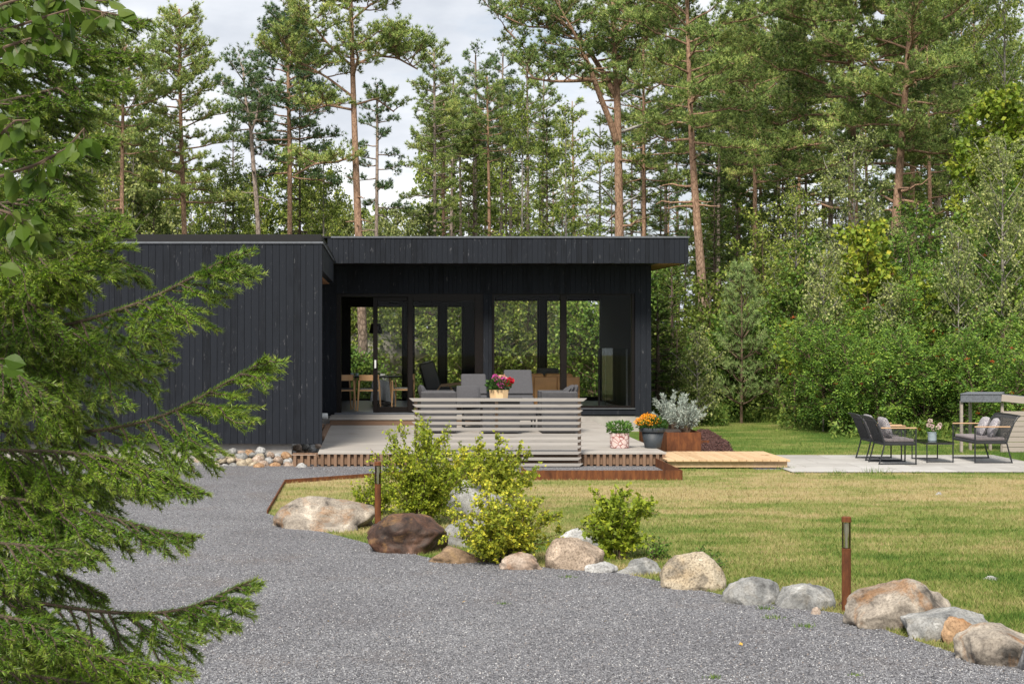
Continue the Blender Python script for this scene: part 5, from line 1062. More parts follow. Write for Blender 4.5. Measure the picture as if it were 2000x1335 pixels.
lab = {866: 'slim pine just right of the grey pointed pine', 880: 'straight thin pine third in the slim group behind the roof', 901: 'straight thin pine fourth in the slim group behind the roof', 930: 'dark topped pine in the middle of the slim group', 957: 'orange stemmed slim pine among grey neighbours behind the roof', 978: 'tall dark topped pine beside the orange stemmed slim one', 998: 'grey stemmed pine at the right of the slim group', 1032: 'pine with pointed top left of the forked pine', 1058: 'slender pine half hidden behind the climbing spruce',
       1258: 'thin orange pine just right of the forked pine', 1300: 'dark pine between the forked pine and the leaning one', 1402: 'thin pine right of the leaning red pine', 1440: 'distant pine above the small dark spruce', 1475: 'straight bare stemmed pine left of the pale birch', 1520: 'full crowned pine behind the pale birch', 1560: 'tall pine left of the huge broad crowned one', 1610: 'pine stem close behind the huge broad crowned one', 1860: 'tall pine behind the bright maple at right', 1905: 'tall pine between the maple and the right hand birch', 1830: 'distant tall pine behind the stout one'}
for i, (px, D, top, wp, cb) in enumerate(SLIM):
    s = np.random.default_rng(i + 500).uniform(-6, 6); big = px > 1250
    pine(lab[px], D, [foot(px, D), (px + s * .3, 400), (px + s, top)], wp, (cb, top + 8), 30 if big else 24, 2.2 if big else 1.35, prof=p_pine if big else (lambda u: .95 - .55 * u), seed=20 + i, leaf='pine_leaf_dark' if i in (3, 5, 10, 12) else 'pine_leaf', bark='pine_bark' if px in (957, 1258, 866, 1475, 1560, 1905, 1610) else 'pine_bark_grey', bare=6, el=(-.1, .6), group='slim pines behind the house')
# dead grey snag at far left
w_ = MB(); rg = np.random.default_rng(4); S = stem_px([foot(138, 47), (137, 420), (134, 335)], 47); w_.tube(interp(S, np.linspace(0, 1, 8)), np.linspace(.09, .035, 8), 8)
for i in range(26): p = interp(S, np.array([rg.uniform(.45, .98)]))[0]; w_.tube(limb_path(p, rg.uniform(0, 6.28), rg.uniform(-.5, .1), rg.uniform(.5, 1.3), rg.uniform(-.3, .3), rg, 6, .07), np.linspace(.018, .005, 6), 5)
t = thing('dead_tree', 'dead grey leafless tree behind the foreground spruce', 'tree', (xf(138, 47), 47, 0)); w_.build('trunk', M['dead_wood'], t)

# spruces
def spruce_parts(seed, H, Rb, whorl=.26, nper=6, r0=.07, droop=.25, fine=1.0, bare=.06, top=.5, nk=5, shape=.85):
    rg = np.random.default_rng(seed); w = MB(); tw = Acc(); t0 = []; t1 = []
    w.tube([(0, 0, -.1), (0.01, 0, H * .5), (0, 0, H)], [r0, r0 * .6, .008], 8)
    tw.add(np.stack([np.zeros(14), np.zeros(14), np.linspace(H - .5, H, 14)], -1), unit(rg.normal(0, .6, (14, 3)) + UP * .9), .7)
    z = H * bare + .1
    while z < H - .18:
        u = (z / H); L0 = Rb * (1 - u) ** shape + .10; n = nper if L0 > .5 else max(4, nper - 1)
        for i in range(n):
            az = i * 6.283 / n + rg.uniform(-.5, .5); L = L0 * rg.uniform(.72, 1.12); el = -.15 - droop * (1 - u) + .95 * u ** 2.2
            q = limb_path(np.array([0, 0, z + rg.uniform(-.08, .08)]), az, el, L, .22, rg, 5, .02); w.tube(q, np.linspace(.012 + .012 * (1 - u), .004, 5), 4, False)
            ns = max(3, int(L / .085 * fine)); s = rg.uniform(.12, 1, ns); p = interp(q, s); d = unit(q[-1] - q[0])
            side = unit(np.cross(d, UP)) * np.where(np.arange(ns) % 2, 1, -1)[:, None]; dd = unit(d * .75 + side * rg.uniform(.4, 1, (ns, 1)) - UP * rg.uniform(-.05, .5, (ns, 1)))
            l = (.10 + .32 * L0 * (1 - s) * .6 + .08 * rg.uniform(0, 1, ns))[:, None]; e = p + dd * l
            t0.append(p); t1.append(e)
            for k in range(4): f_ = rg.uniform(.1, 1, (ns, 1)); tw.add(p + (e - p) * f_, unit(dd + rg.normal(0, .25, (ns, 3))), 0.0)
            tw.add(e, dd, .55); sm = np.linspace(.25, 1, 6); tw.add(interp(q, sm), np.tile(d, (6, 1)), .15)
        z += whorl * rg.uniform(.8, 1.2) * (1 if u < .7 else .8)
    if t0: w.twigs(np.vstack(t0), np.vstack(t1), .004, .002)
    c = MB(); p, d, a = tw.get(); P = np.repeat(p, nk, 0); dd = unit(np.repeat(d, nk, 0) * 1.0 + rnd(rg, len(P)) * .62); L = rg.uniform(.055, .10, len(P))
    needletris(c, P, dd, L, .020, rg, np.repeat(a, nk) * rg.uniform(0, 1, len(P)))
    return w, c
SPR = []
def spruce(label, px, D, ytop, Rb, seed, leaf='spruce_leaf', group='spruces at the forest edge', name='spruce_tree', **kw):
    H = zf(ytop, D); w, c = spruce_parts(seed, H, Rb, **kw); return place_tree(name, label, 'spruce tree', w, c, (xf(px, D), D, 0), 'spruce_bark', leaf, group)
spruce('young spruce with pale leader just right of the house corner', 1284, 36, 580, .8, 1)
spruce('slender spruce with yellow green shoots beside the house corner', 1322, 36.6, 640, .75, 21)
spruce('dark dense spruce behind the right house corner', 1312, 39, 515, 1.15, 2, leaf='spruce_leaf')
spruce('small dark spruce with black green foliage right of the roof end', 1440, 46, 360, 1.0, 3)
spruce('spruce spreading low dark boughs left of the rowan bushes', 1592, 36.5, 600, 1.5, 4, droop=.3)
spruce('thin spruce with bare pale leader before the stout pine', 1790, 38, 392, 1.0, 5, whorl=.42, nper=5)
spruce('narrow dark spruce climbing beside the forked pine', 1068, 56, 215, .75, 6, whorl=.3)
spruce('pointed spruce top rising above the dense dark pine', 585, 57, 12, 1.5, 7, whorl=.36, nper=5)
spruce('light green spruce filling the middle panes behind the house', 838, 48, 400, 1.45, 8)
spruce('bushy spruce seen through the right pane of the sliding door', 890, 46, 640, 1.1, 9)
spruce('spruce seen behind the left half of the big window', 985, 48, 460, 1.5, 10)
spruce('young spruce with star shaped leader in the right window pane', 1134, 45.5, 588, 1.0, 11, whorl=.34, nper=5)
spruce('spruce filling the view between the window mullions', 1060, 50, 480, 1.5, 12)
spruce('low spruce growing before the mossy outcrop behind the house', 765, 47, 650, .9, 13)
spruce('dark spruce standing left of the tallest orange pine', 300, 53, 380, 1.3, 14)
spruce('dark spruce behind the middle panes of the sliding door', 800, 51, 480, 1.3, 15)
def young_pine(label, px, D, ytop, Rb, seed):
    H = zf(ytop, D); rg = np.random.default_rng(seed); limbs = []; z = .12
    while z < .93:
        for i in range(5): limbs.append((z, i * 1.257 + rg.uniform(-.4, .4), .35 + .5 * z, Rb * (1 - z) ** .8 + .18, .25, False))
        z += .115
    w, c = pine_parts(seed, [dict(pts=[(0, 0, -.1), (.01, 0, H * .6), (0, 0, H)], r0=.035, r1=.01, limbs=limbs, dens=.4, s0=.25)], 12, .13, .014)
    return place_tree('young_pine', label, 'pine tree', w, c, (xf(px, D), D, 0), 'twig', 'young_pine')
spruce('conical dark spruce between pines left of the big pale birch', 1528, 48, 250, 1.3, 31)
spruce('dark spruce spire among the slim pines', 925, 60, 235, 1.1, 32, whorl=.32)
spruce('narrow dark spruce left of the grey crooked pine', 455, 57, 215, 1.1, 33, whorl=.34)
spruce('dark spruce behind the slim leftmost orange pine', 205, 54, 250, 1.4, 34, whorl=.34)
spruce('spruce spire behind the leaning red pine', 1395, 52, 330, 1.2, 35, whorl=.32)
young_pine('young grey green pine with upright candles right of the red pine', 1448, 36.5, 528, .55, 3)

# broadleaved trees
def leafy_parts(seed, stems, nl, t0, R, prof, leaf, nleaf, el=(.3, 1.0), curve=0.0, droop=.0, r0=.05, sub=5, compound=0, berries=0, nstemleaf=0, jit=.09, wr=.75):
    rg = np.random.default_rng(seed); w = MB(); A = Acc(); tw0 = []; tw1 = []; B = []
    for S in stems:
        S = np.asarray(S, float); q = interp(S, np.linspace(0, 1, 12)); w.tube(q, np.linspace(r0, .008, 12), 8)
        for i in range(nl):
            t = t0 + (.99 - t0) * (i + rg.uniform(0, .9)) / nl; u = (t - t0) / (1 - t0); p = interp(q, np.array([t]))[0]; L = R * prof(u) * rg.uniform(.65, 1.15)
            lq = limb_path(p, i * 2.399 + rg.uniform(-.6, .6), el[0] + (el[1] - el[0]) * u, L, curve, rg, 6, .04); w.tube(lq, np.linspace(.008 + .012 * (1 - u), .003, 6), 5, False)
            for k in range(sub + int(L * 4)):
                s = rg.uniform(.2, 1); b = interp(lq, np.array([s]))[0]; d = unit(unit(lq[-1] - lq[0]) * .6 + rnd(rg, 1)[0] * .8 - UP * droop * .7); l = (.14 + .26 * L * (1 - s * .6)) * rg.uniform(.6, 1.2); e = b + d * l - UP * droop * l * .9
                tw0.append(b); tw1.append(e); n = max(3, int(nleaf * l * 1.9)); f_ = rg.uniform(.1, 1.05, (n, 1)); A.add(b + (e - b) * f_ + rg.normal(0, jit * .6, (n, 3)), unit(d * .4 + rg.normal(0, .55, (n, 3)) - UP * (.35 + droop)))
                if berries and s > .55 and rg.uniform() < berries: B.append(e + rg.normal(0, .03, 3))
    w.twigs(np.array(tw0), np.array(tw1), .004, .0015)
    c = MB(); p, d, a = A.get(); n = len(p)
    if compound:
        k = compound; side = unit(np.cross(d, unit(UP + rg.normal(0, .35, (n, 3))))); Ls = leaf * 4.2 * rg.uniform(.75, 1.2, n)
        for j in range(k):
            s = (j // 2 + 1) / (k // 2 + .8); sg = 1 if j % 2 else -1; last = j == k - 1
            base = p + d * (Ls * s)[:, None] - UP * (Ls * s * s * .25)[:, None]; dr = d if last else unit(side * sg + d * .45)
            leafquads(c, base, dr + rg.normal(0, .12, (n, 3)), leaf * 1.25 * rg.uniform(.8, 1.15, n), leaf * .52, rg)
    else: leafquads(c, p, d, leaf * rg.uniform(.7, 1.25, n), leaf * wr * rg.uniform(.8, 1.1, n), rg)
    bm = B[:90]
    return w, c, bm
def broad(name, label, cat, px, D, ytop, R, prof, nl, leaf, nleaf, mat, seed, stems=1, lean=0.0, t0=.12, bark='twig', group=None, **kw):
    H = zf(ytop, D); rg = np.random.default_rng(seed + 9); SS = []
    for k in range(stems):
        a = rg.uniform(0, 6.28); o = np.array([math.cos(a), math.sin(a), 0]) * (.12 if stems > 1 else 0); sp = (R * (.5 if stems < 5 else .85) * rg.uniform(.7, 1.2) if stems > 1 else 0); SS.append([o + [0, 0, -.05], o * 2 + np.array([math.cos(a), math.sin(a), 0]) * sp * .5 + [lean * .4, 0, H * .5], o + np.array([math.cos(a), math.sin(a), 0]) * sp + [lean, 0, H * rg.uniform(.55, .95) if k else H]])
    w, c, b = leafy_parts(seed, SS, nl, t0, R, prof, leaf, nleaf, **kw); return place_tree(name, label, cat, w, c, (xf(px, D), D, 0), bark, mat, group, berries=b)
bir = dict(droop=.55, el=(.5, 1.15), bark='birch_bark', wr=.8)
gb, gr_ = 'birches at the forest edge', 'rowan bushes at the lawn edge'
broad('birch_tree', 'big pale leaved birch before the huge broad crowned pine', 'birch tree', 1668, 37.5, 285, 1.55, p_oval, 40, .058, 42, 'birch_pale', 1, r0=.05, group=gb, **bir)
broad('birch_tree', 'pale birch with drooping twigs at the right edge above the shed', 'birch tree', 1958, 34, 305, 1.5, p_oval, 44, .056, 44, 'birch_pale', 2, r0=.05, group=gb, **bir)
broad('birch_tree', 'smaller birch left of the big pale one with grey green leaves', 'birch tree', 1555, 39, 380, 1.25, p_oval, 34, .056, 40, 'birch_leaf', 3, r0=.05, group=gb, **bir)
broad('birch_tree', 'young light green birch before the red pine foot', 'birch tree', 1362, 35.4, 655, .6, p_oval, 26, .052, 44, 'birch_pale', 4, r0=.02, t0=.08, group=gb, **bir)
broad('birch_tree', 'tall birch filling the top right corner', 'birch tree', 1962, 41, -60, 1.7, p_oval, 40, .062, 40, 'birch_leaf', 5, r0=.09, t0=.35, group=gb, **bir)
broad('birch_tree', 'weeping birch behind the trunk of the tallest orange pine', 'birch tree', 632, 56, 268, 1.5, p_oval, 34, .075, 34, 'birch_leaf', 6, r0=.07, group='birches behind the house', **bir)
broad('birch_tree', 'yellow tinged birch beside the climbing spruce', 'birch tree', 1020, 58, 180, 1.45, p_oval, 38, .078, 36, 'birch_leaf', 7, r0=.07, group='birches behind the house', **bir)
broad('birch_tree', 'round crowned birch before the slim pines', 'birch tree', 1105, 55, 205, 1.2, p_oval, 32, .075, 36, 'birch_leaf', 8, r0=.06, group='birches behind the house', **bir)
broad('birch_tree', 'low bushy birch above the wing roof left of centre', 'birch tree', 440, 56, 330, 1.8, p_oval, 32, .078, 34, 'birch_leaf', 9, r0=.06, group='birches behind the house', **bir)
broad('birch_tree', 'birch growing behind the black wing beside the dead tree', 'birch tree', 180, 50, 250, 1.7, p_oval, 38, .07, 34, 'birch_leaf', 10, r0=.06, group='birches behind the house', **bir)
broad('maple_tree', 'bright yellow green maple at the right edge', 'maple tree', 1955, 38.5, 205, 1.45, p_oval, 48, .12, 34, 'maple_leaf', 11, r0=.07, el=(.4, 1.1), t0=.3, wr=.95)
broad('maple_tree', 'young yellow maple rising between birch and rowan bushes', 'maple tree', 1695, 35.2, 462, 1.05, p_oval, 30, .12, 26, 'maple_leaf', 12, r0=.035, el=(.5, 1.1), t0=.25, wr=.95)
broad('maple_tree', 'small yellow leaved maple shoot left of the rowan bushes', 'maple tree', 1552, 34.8, 640, .42, p_oval, 10, .11, 20, 'maple_leaf', 13, r0=.02, el=(.5, 1.1), t0=.45, wr=.95)
for px, D, yt, R_, lb in ((1608, 33.6, 500, .62, 'slender young birch between the spreading spruce and the big rowan'), (1742, 33.0, 560, .55, 'thin young birch behind the patio flower pot'), (1872, 32.6, 470, .7, 'young birch with pale twigs left of the shed')):
    broad('birch_tree', lb, 'birch tree', px, D, yt, R_, p_oval, 26, .055, 40, 'birch_pale', px, r0=.022, group=gb, **{**bir, 't0': .3})
broad('maple_tree', 'young maple with yellow leaves among the berry bushes', 'maple tree', 1805, 33.0, 560, .5, p_oval, 12, .10, 20, 'maple_leaf', 61, r0=.02, el=(.5, 1.1), t0=.5, wr=.95)
row = dict(compound=9, el=(.25, 1.05), stems=6, bark='twig', t0=.06)
broad('rowan_bush', 'large dark green rowan bush in front of the young maple', 'rowan', 1648, 33.2, 588, .8, p_oval, 15, .048, 11, 'rowan_leaf', 21, berries=.05, group=gr_, r0=.03, **row)
broad('rowan_bush', 'rowan bush full of orange berries behind the patio table', 'rowan', 1790, 33.4, 520, .85, p_oval, 15, .048, 11, 'rowan_leaf', 22, berries=.11, group=gr_, r0=.03, **row)
broad('rowan_bush', 'rowan bush with red berries behind the plank shed', 'rowan', 1945, 31.8, 640, .75, p_oval, 14, .048, 11, 'rowan_leaf', 23, berries=.13, group=gr_, r0=.03, **row)
broad('rowan_bush', 'taller rowan bush with scattered berries left of the pale right birch', 'rowan', 1850, 34.8, 440, .85, p_oval, 15, .044, 11, 'rowan_leaf', 24, berries=.07, group=gr_, r0=.035, **row)
broad('rowan_bush', 'low rowan bush behind the rope armchairs', 'rowan', 1720, 32.4, 655, .65, p_oval, 13, .048, 11, 'rowan_leaf', 25, berries=.07, group=gr_, r0=.03, **row)
broad('rowan_bush', 'dark leafy bush at the foot of the spreading spruce', 'bush', 1545, 36.5, 655, .8, p_oval, 20, .06, 22, 'alder_leaf', 26, stems=3, t0=.06, group=gr_)
low = dict(stems=3, t0=.05, el=(.3, 1.0))
for k, (px, D, yt, R_, mat, lb) in enumerate([(1345, 40, 660, .8, 'birch_leaf', 'light green bush between the house corner and the red pine'), (1410, 38, 660, .9, 'alder_leaf', 'dark green bush right of the red pine foot'), (1490, 38.5, 600, 1.1, 'alder_leaf', 'leafy bush behind the young grey green pine'), (1620, 38.5, 480, 1.2, 'alder_leaf', 'tall dark bush behind the large rowan'), (1740, 37, 430, 1.2, 'alder_leaf', 'dark green sapling right of the young yellow maple'), (1990, 33.5, 560, 1.0, 'alder_leaf', 'dark bush cut off by the right edge above the shed'), (1900, 36.5, 380, 1.3, 'alder_leaf', 'dark sapling between maple and berry bushes'),
        (1385, 41, 560, 1.0, 'birch_leaf', 'pale sapling behind the leaning red pine'), (1500, 43, 440, 1.4, 'birch_leaf', 'light sapling left of the smaller birch'), (690, 43.0, 700, .7, 'alder_leaf', 'green bush at the foot of the orange pine behind the house'), (930, 45, 560, 1.4, 'birch_leaf', 'leafy sapling behind the middle of the house'), (745, 47, 560, 1.3, 'birch_leaf', 'leafy sapling with yellow leaves behind the pendant lamp'), (1170, 44.5, 560, 1.2, 'alder_leaf', 'dark bush behind the glass railing'), (1020, 47, 500, 1.5, 'birch_leaf', 'leafy sapling high in the left window pane'), (675, 50, 560, 1.3, 'birch_leaf', 'sapling behind the outcrop at the left door jamb'), (1215, 44, 500, 1.2, 'alder_leaf', 'dark sapling hidden behind the right end of the house')]):
    broad('leafy_bush', lb, 'bush', px, D, yt, R_, p_oval, 24, .095, 24, mat, 40 + k, group='bushes at the forest edge', r0=.025, **low)
# rock outcrop behind the house
v, f = rock_mesh(77, (3.6, 2.2, 2.6), True, .2, .5, 5); g = MB(); g.add(v, f); tag(g.build('rock_outcrop', M['outcrop'], smooth=True, loc=(xf(722, 47.5), 47.6, .75)), 'mossy grey rock outcrop seen through the open sliding door', 'rock')
v, f = rock_mesh(78, (2.4, 1.6, 1.2), True, .2, .5, 5); g = MB(); g.add(v, f); tag(g.build('rock_outcrop', ROCKS['white'], smooth=True, loc=(xf(690, 44.5), 45.3, .3)), 'pale lichen covered rock left of the pine foot behind the house', 'rock')

# the wood behind: single trees, copied from a few of each kind
kinds = []
for k in range(3):
    rg = np.random.default_rng(900 + k); H = 11.5
    w, c = pine_parts(900 + k, [dict(pts=[(0, 0, -.1), (.1, 0, 6), (.05 * k, .1, H)], r0=.13, r1=.02, limbs=auto_limbs(rg, 26, .38, .98, 1.75, lambda u: 1 - .6 * u, -.05, .6, .12, 5), dens=.8)], 8, .17, .035); kinds.append(('pine_tree', 'pine tree', w, c, 'pine_bark' if k != 1 else 'pine_bark_grey', 'pine_leaf' if k else 'pine_leaf_dark', H))
for k in range(2):
    w, c = spruce_parts(950 + k, 8.5, 1.5, whorl=.4, nper=5, fine=.6, nk=5); kinds.append(('spruce_tree', 'spruce tree', w, c, 'spruce_bark', 'spruce_leaf', 8.5))
for k in range(2):
    w, c, b = leafy_parts(970 + k, [[(0, 0, -.1), (.1, 0, 3.5), (0, 0, 7)]], 34, .15, 1.7, p_oval,   .11, 30, r0=.035, **{q: bir[q] for q in ('droop', 'el', 'wr')}); kinds.append(('birch_tree', 'birch tree', w, c, 'birch_bark', 'birch_leaf' if k else 'birch_pale', 7.0))
protoT = [None] * len(kinds); rgw = np.random.default_rng(12); kindname = ['dark crowned pine', 'grey stemmed pine', 'orange stemmed pine', 'dark spruce', 'light spruce', 'pale birch', 'green birch']
def far_tree(k, px, D, ytop, where):
    nm, cat, w, c, wm, cm, H = kinds[k]; s = zf(ytop, D) / H; lb = f'{kindname[k]} of the distant wood {where}'
    if protoT[k] is None: t = protoT[k] = place_tree(nm, lb, cat, w, c, (xf(px, D), D, 0), wm, cm, 'trees of the distant wood'); t.scale = (s, s, s); t.rotation_euler.z = rgw.uniform(0, 6.28)
    else: dup(protoT[k], (xf(px, D), D, 0), rgw.uniform(0, 6.28), lb, 'trees of the distant wood', float(s))
for (xa, xb, n, ylo, yhi, Da, Db, ks, where) in [(-20, 330, 11, 150, 330, 56, 80, (0, 1, 2, 3, 5, 6), 'at the left behind the spruce boughs'), (250, 640, 15, 300, 400, 60, 90, (0, 2, 3, 4, 6, 3), 'above the black wing'), (640, 840, 8, 405, 440, 62, 95, (5, 4, 6, 5), 'low between the orange pine and the slim group'), (840, 1200, 18, 190, 400, 66, 95, (0, 1, 2, 6, 3, 3, 4), 'behind the slim pines'), (1220, 1420, 11, 150, 430, 60, 90, (0, 1, 3, 6, 2), 'right of the forked pine'), (1400, 2030, 34, 0, 420, 47, 75, (0, 1, 3, 3, 4, 0, 2), 'behind the thicket on the right'), (600, 1300, 16, 520, 600, 48, 60, (3, 4, 5, 6, 6), 'low behind the glass front')]:
    for i in range(n): far_tree(int(rgw.choice(ks)), xa + (xb - xa) * (i + rgw.uniform(.1, .9)) / n, rgw.uniform(Da, Db), rgw.uniform(ylo, yhi), where)

# undergrowth along the forest edge and behind the house
g = MB(); rg = np.random.default_rng(31)
def under(n, pxa, pxb, Da, Db, h):
    D = rg.uniform(Da, Db, n); px = rg.uniform(pxa, pxb, n); c = np.stack([xf(px, D), D, h * rg.uniform(0, 1, n) ** 1.6], -1); leafquads(g, c, unit(rnd(rg, n) + UP * .5), rg.uniform(.05, .13, n), rg.uniform(.03, .06, n), rg)
under(16000, 1275, 1560, 36.8, 42, .75); under(16000, 1520, 2040, 33.8, 41, .8); under(9000, 640, 1290, 40.5, 47, .8); under(3500, 1275, 1420, 35.4, 37, .4); under(2500, 1620, 2040, 31.2, 34, .3)
n = 9000; D = rg.uniform(31.5, 38, n); px = rg.uniform(1280, 2040, n); k = D > np.interp(px, [1280, 1500, 1700, 2040], [37.2, 36.6, 31.9, 30.8]); c = np.stack([xf(px, D), D, np.zeros(n)], -1)[k]; needletris(g, c, unit(rg.normal(0, .3, (len(c), 3)) + UP), rg.uniform(.12, .4, len(c)), .012, rg)
tag(g.build('undergrowth', M['undergrowth']), 'green weeds and tall grass along the forest edge', 'undergrowth', kind='stuff')

# ------------------------------------------------------------------ currant bushes and small plants by the boulders
def currant(label, px, ybase, ytop, wpx, nst, mat, seed, leaf=.045, nleaf=42, name='currant_bush', push=0.0, lean=.0):
    D = F * HC / (ybase - VY) + push; H = zf(ytop, D); R_ = wpx * D / F / 2; rg = np.random.default_rng(seed); w = MB(); c = MB()
    for i in range(nst):
        a = i * 2.399 + rg.uniform(-.4, .4); q = ((i + .5) / nst) ** .6; tip = np.array([math.cos(a) * R_ * q * .92 + lean, math.sin(a) * R_ * q * .8, H * (1 - .38 * q ** 2) * rg.uniform(.5, 1.08)])
        s = np.linspace(0, 1, 8)[:, None]; b = np.array([math.cos(a) * .07, math.sin(a) * .07, -.02]); P_ = b * (1 - s) + tip * s; P_[:, :2] -= (tip[:2] - b[:2]) * (.25 * np.sin(s * math.pi)); P_ += rg.normal(0, .012, P_.shape) * s
        w.tube(P_, np.linspace(.006, .002, 8), 5); L = np.linalg.norm(tip - b)
        for k in range(int(9 * L / .6) + 3):
            sa = rg.uniform(.22, .97); p = interp(P_, np.array([sa]))[0]; d = unit(unit(P_[-1] - P_[-3]) * .7 + rnd(rg, 1)[0] * .75); l = rg.uniform(.07, .19) * (1.2 - .5 * sa); e = p + d * l; w.twigs([p], [e], .003, .0015)
            n = int(nleaf * l * 2.3) + 3; f_ = rg.uniform(0, 1.1, (n, 1)); pp = p + (e - p) * f_ + rg.normal(0, .014, (n, 3)); dd = unit(d * .3 + rg.normal(0, .6, (n, 3)) + UP * .1)
            lobes(c, pp, dd, leaf * rg.uniform(.6, 1.25, n), rg)
        n = int(L * 26); ss = rg.uniform(.3, 1.02, n); lobes(c, interp(P_, np.clip(ss, 0, 1)) + rg.normal(0, .015, (n, 3)), unit(rg.normal(0, .6, (n, 3)) + UP * .2), leaf * rg.uniform(.6, 1.2, n), rg)
    return place_tree(name, label, 'bush', w, c, (xf(px, D), D, 0), 'twig', mat, 'currant bushes among the boulders')
def lobes(mb, p, d, L, rg):
    """three lobed leaf: three quads sharing the leaf foot"""
    n = len(p); d = unit(d); nn = unit(np.cross(d, unit(rg.normal(size=(n, 3))))); L = L[:, None]; up = np.cross(d, nn)
    v = [p - d * L * .08, p + d * L * .35 - nn * L * .52, p + d * L * .55 - nn * L * .18 + up * L * .06, p + d * L, p + d * L * .55 + nn * L * .18 + up * L * .06, p + d * L * .35 + nn * L * .52]
    i = np.arange(n)[:, None] * 6; mb.add(np.stack(v, 1).reshape(-1, 3), np.concatenate([i + [[0, 1, 2, 4]], i + [[0, 4, 5, 0]][:0] if False else i + [[0, 2, 3, 4]]])); mb.f3.append(np.concatenate([i + [[0, 4, 5]]]) + mb.n - n * 6)
currant('tall yellow leaved currant bush over the dark brown boulder', 826, 1046, 822, 265, 46, 'currant', 1, .028, nleaf=80, push=.95)
currant('yellow green currant bush in front of the slatted screen', 955, 990, 855, 270, 40, 'currant_green', 2, .036, 75)
currant('green currant bush between the pinkish boulder and the white one', 985, 1100, 950, 255, 44, 'currant_green', 3, .030, 75)
currant('low green currant bush filling the gap behind the white and grey boulder', 905, 1000, 880, 150, 22, 'currant_green', 8, .032, 70)
currant('small bright yellow currant bush alone at the lawn edge', 1207, 1090, 936, 165, 24, 'currant', 4, .043, 52)
currant('sparse low currant shoots left of the bollard lamp', 730, 1010, 930, 120, 14, 'currant', 5, .036, push=.3)
currant('low reddish herbs beside the big cream boulder', 1376, 1120, 1070, 70, 12, 'undergrowth', 6, .022, 40, name='herb_clump')
currant('green herb tuft behind the low streaked boulder', 1282, 1092, 1066, 60, 10, 'rowan_leaf', 7, .024, 40, name='herb_clump')
# tufts and weeds
g = MB(); rg = np.random.default_rng(61)
for px, py, s in [(1640, 924, .09), (1700, 922, .07), (1560, 925, .06), (1790, 924, .06), (1630, 928, .08), (1710, 925, .16), (1400, 914, .07), (1500, 912, .07), (1530, 916, .09), (1450, 914, .06), (1350, 918, .06), (1880, 925, .06), (1495, 1190, .05), (1570, 1225, .05), (1110, 1128, .04), (985, 1180, .03), (1512, 1208, .05), (1390, 1325, .04), (1670, 1320, .03)]:
    c = G(px, py); n = 60; needletris(g, c + rg.normal(0, s * .8, (n, 3)) * [1, .6, 0], unit(rg.normal(0, .6, (n, 3)) + UP), rg.uniform(.4, 1, n) * s, .008, rg)
tag(g.build('weeds', M['undergrowth']), 'green weed tufts along the patio edge and in the gravel', 'weeds', kind='stuff')

rg = np.random.default_rng(88); lf0 = None
M['fallen'] = simple('fallen_leaf', (.50, .30, .05), .7, var=.4, nscale=3)
for k, (px, py) in enumerate([(1310, 1151), (1180, 1219), (905, 1180), (1450, 1262), (640, 1218), (1620, 1270), (1385, 1240)]):
    if lf0 is None:
        g = MB(); lobes(g, np.zeros((1, 3)), np.array([[1.0, 0, .12]]), np.array([.042]), rg); lf0 = o = g.build('fallen_leaf', M['fallen'])
    else: o = lf0.copy(); COL.objects.link(o)
    c = G(px, py); o.location = (c[0], c[1], .022); o.rotation_euler = (rg.uniform(-.4, .4), rg.uniform(-.4, .4), rg.uniform(0, 6.28)); o.scale = (rg.uniform(.4, .75),) * 3
    tag(o, 'small yellow brown fallen leaf lying loose on the gravel drive', 'leaf', 'fallen leaves on the gravel')
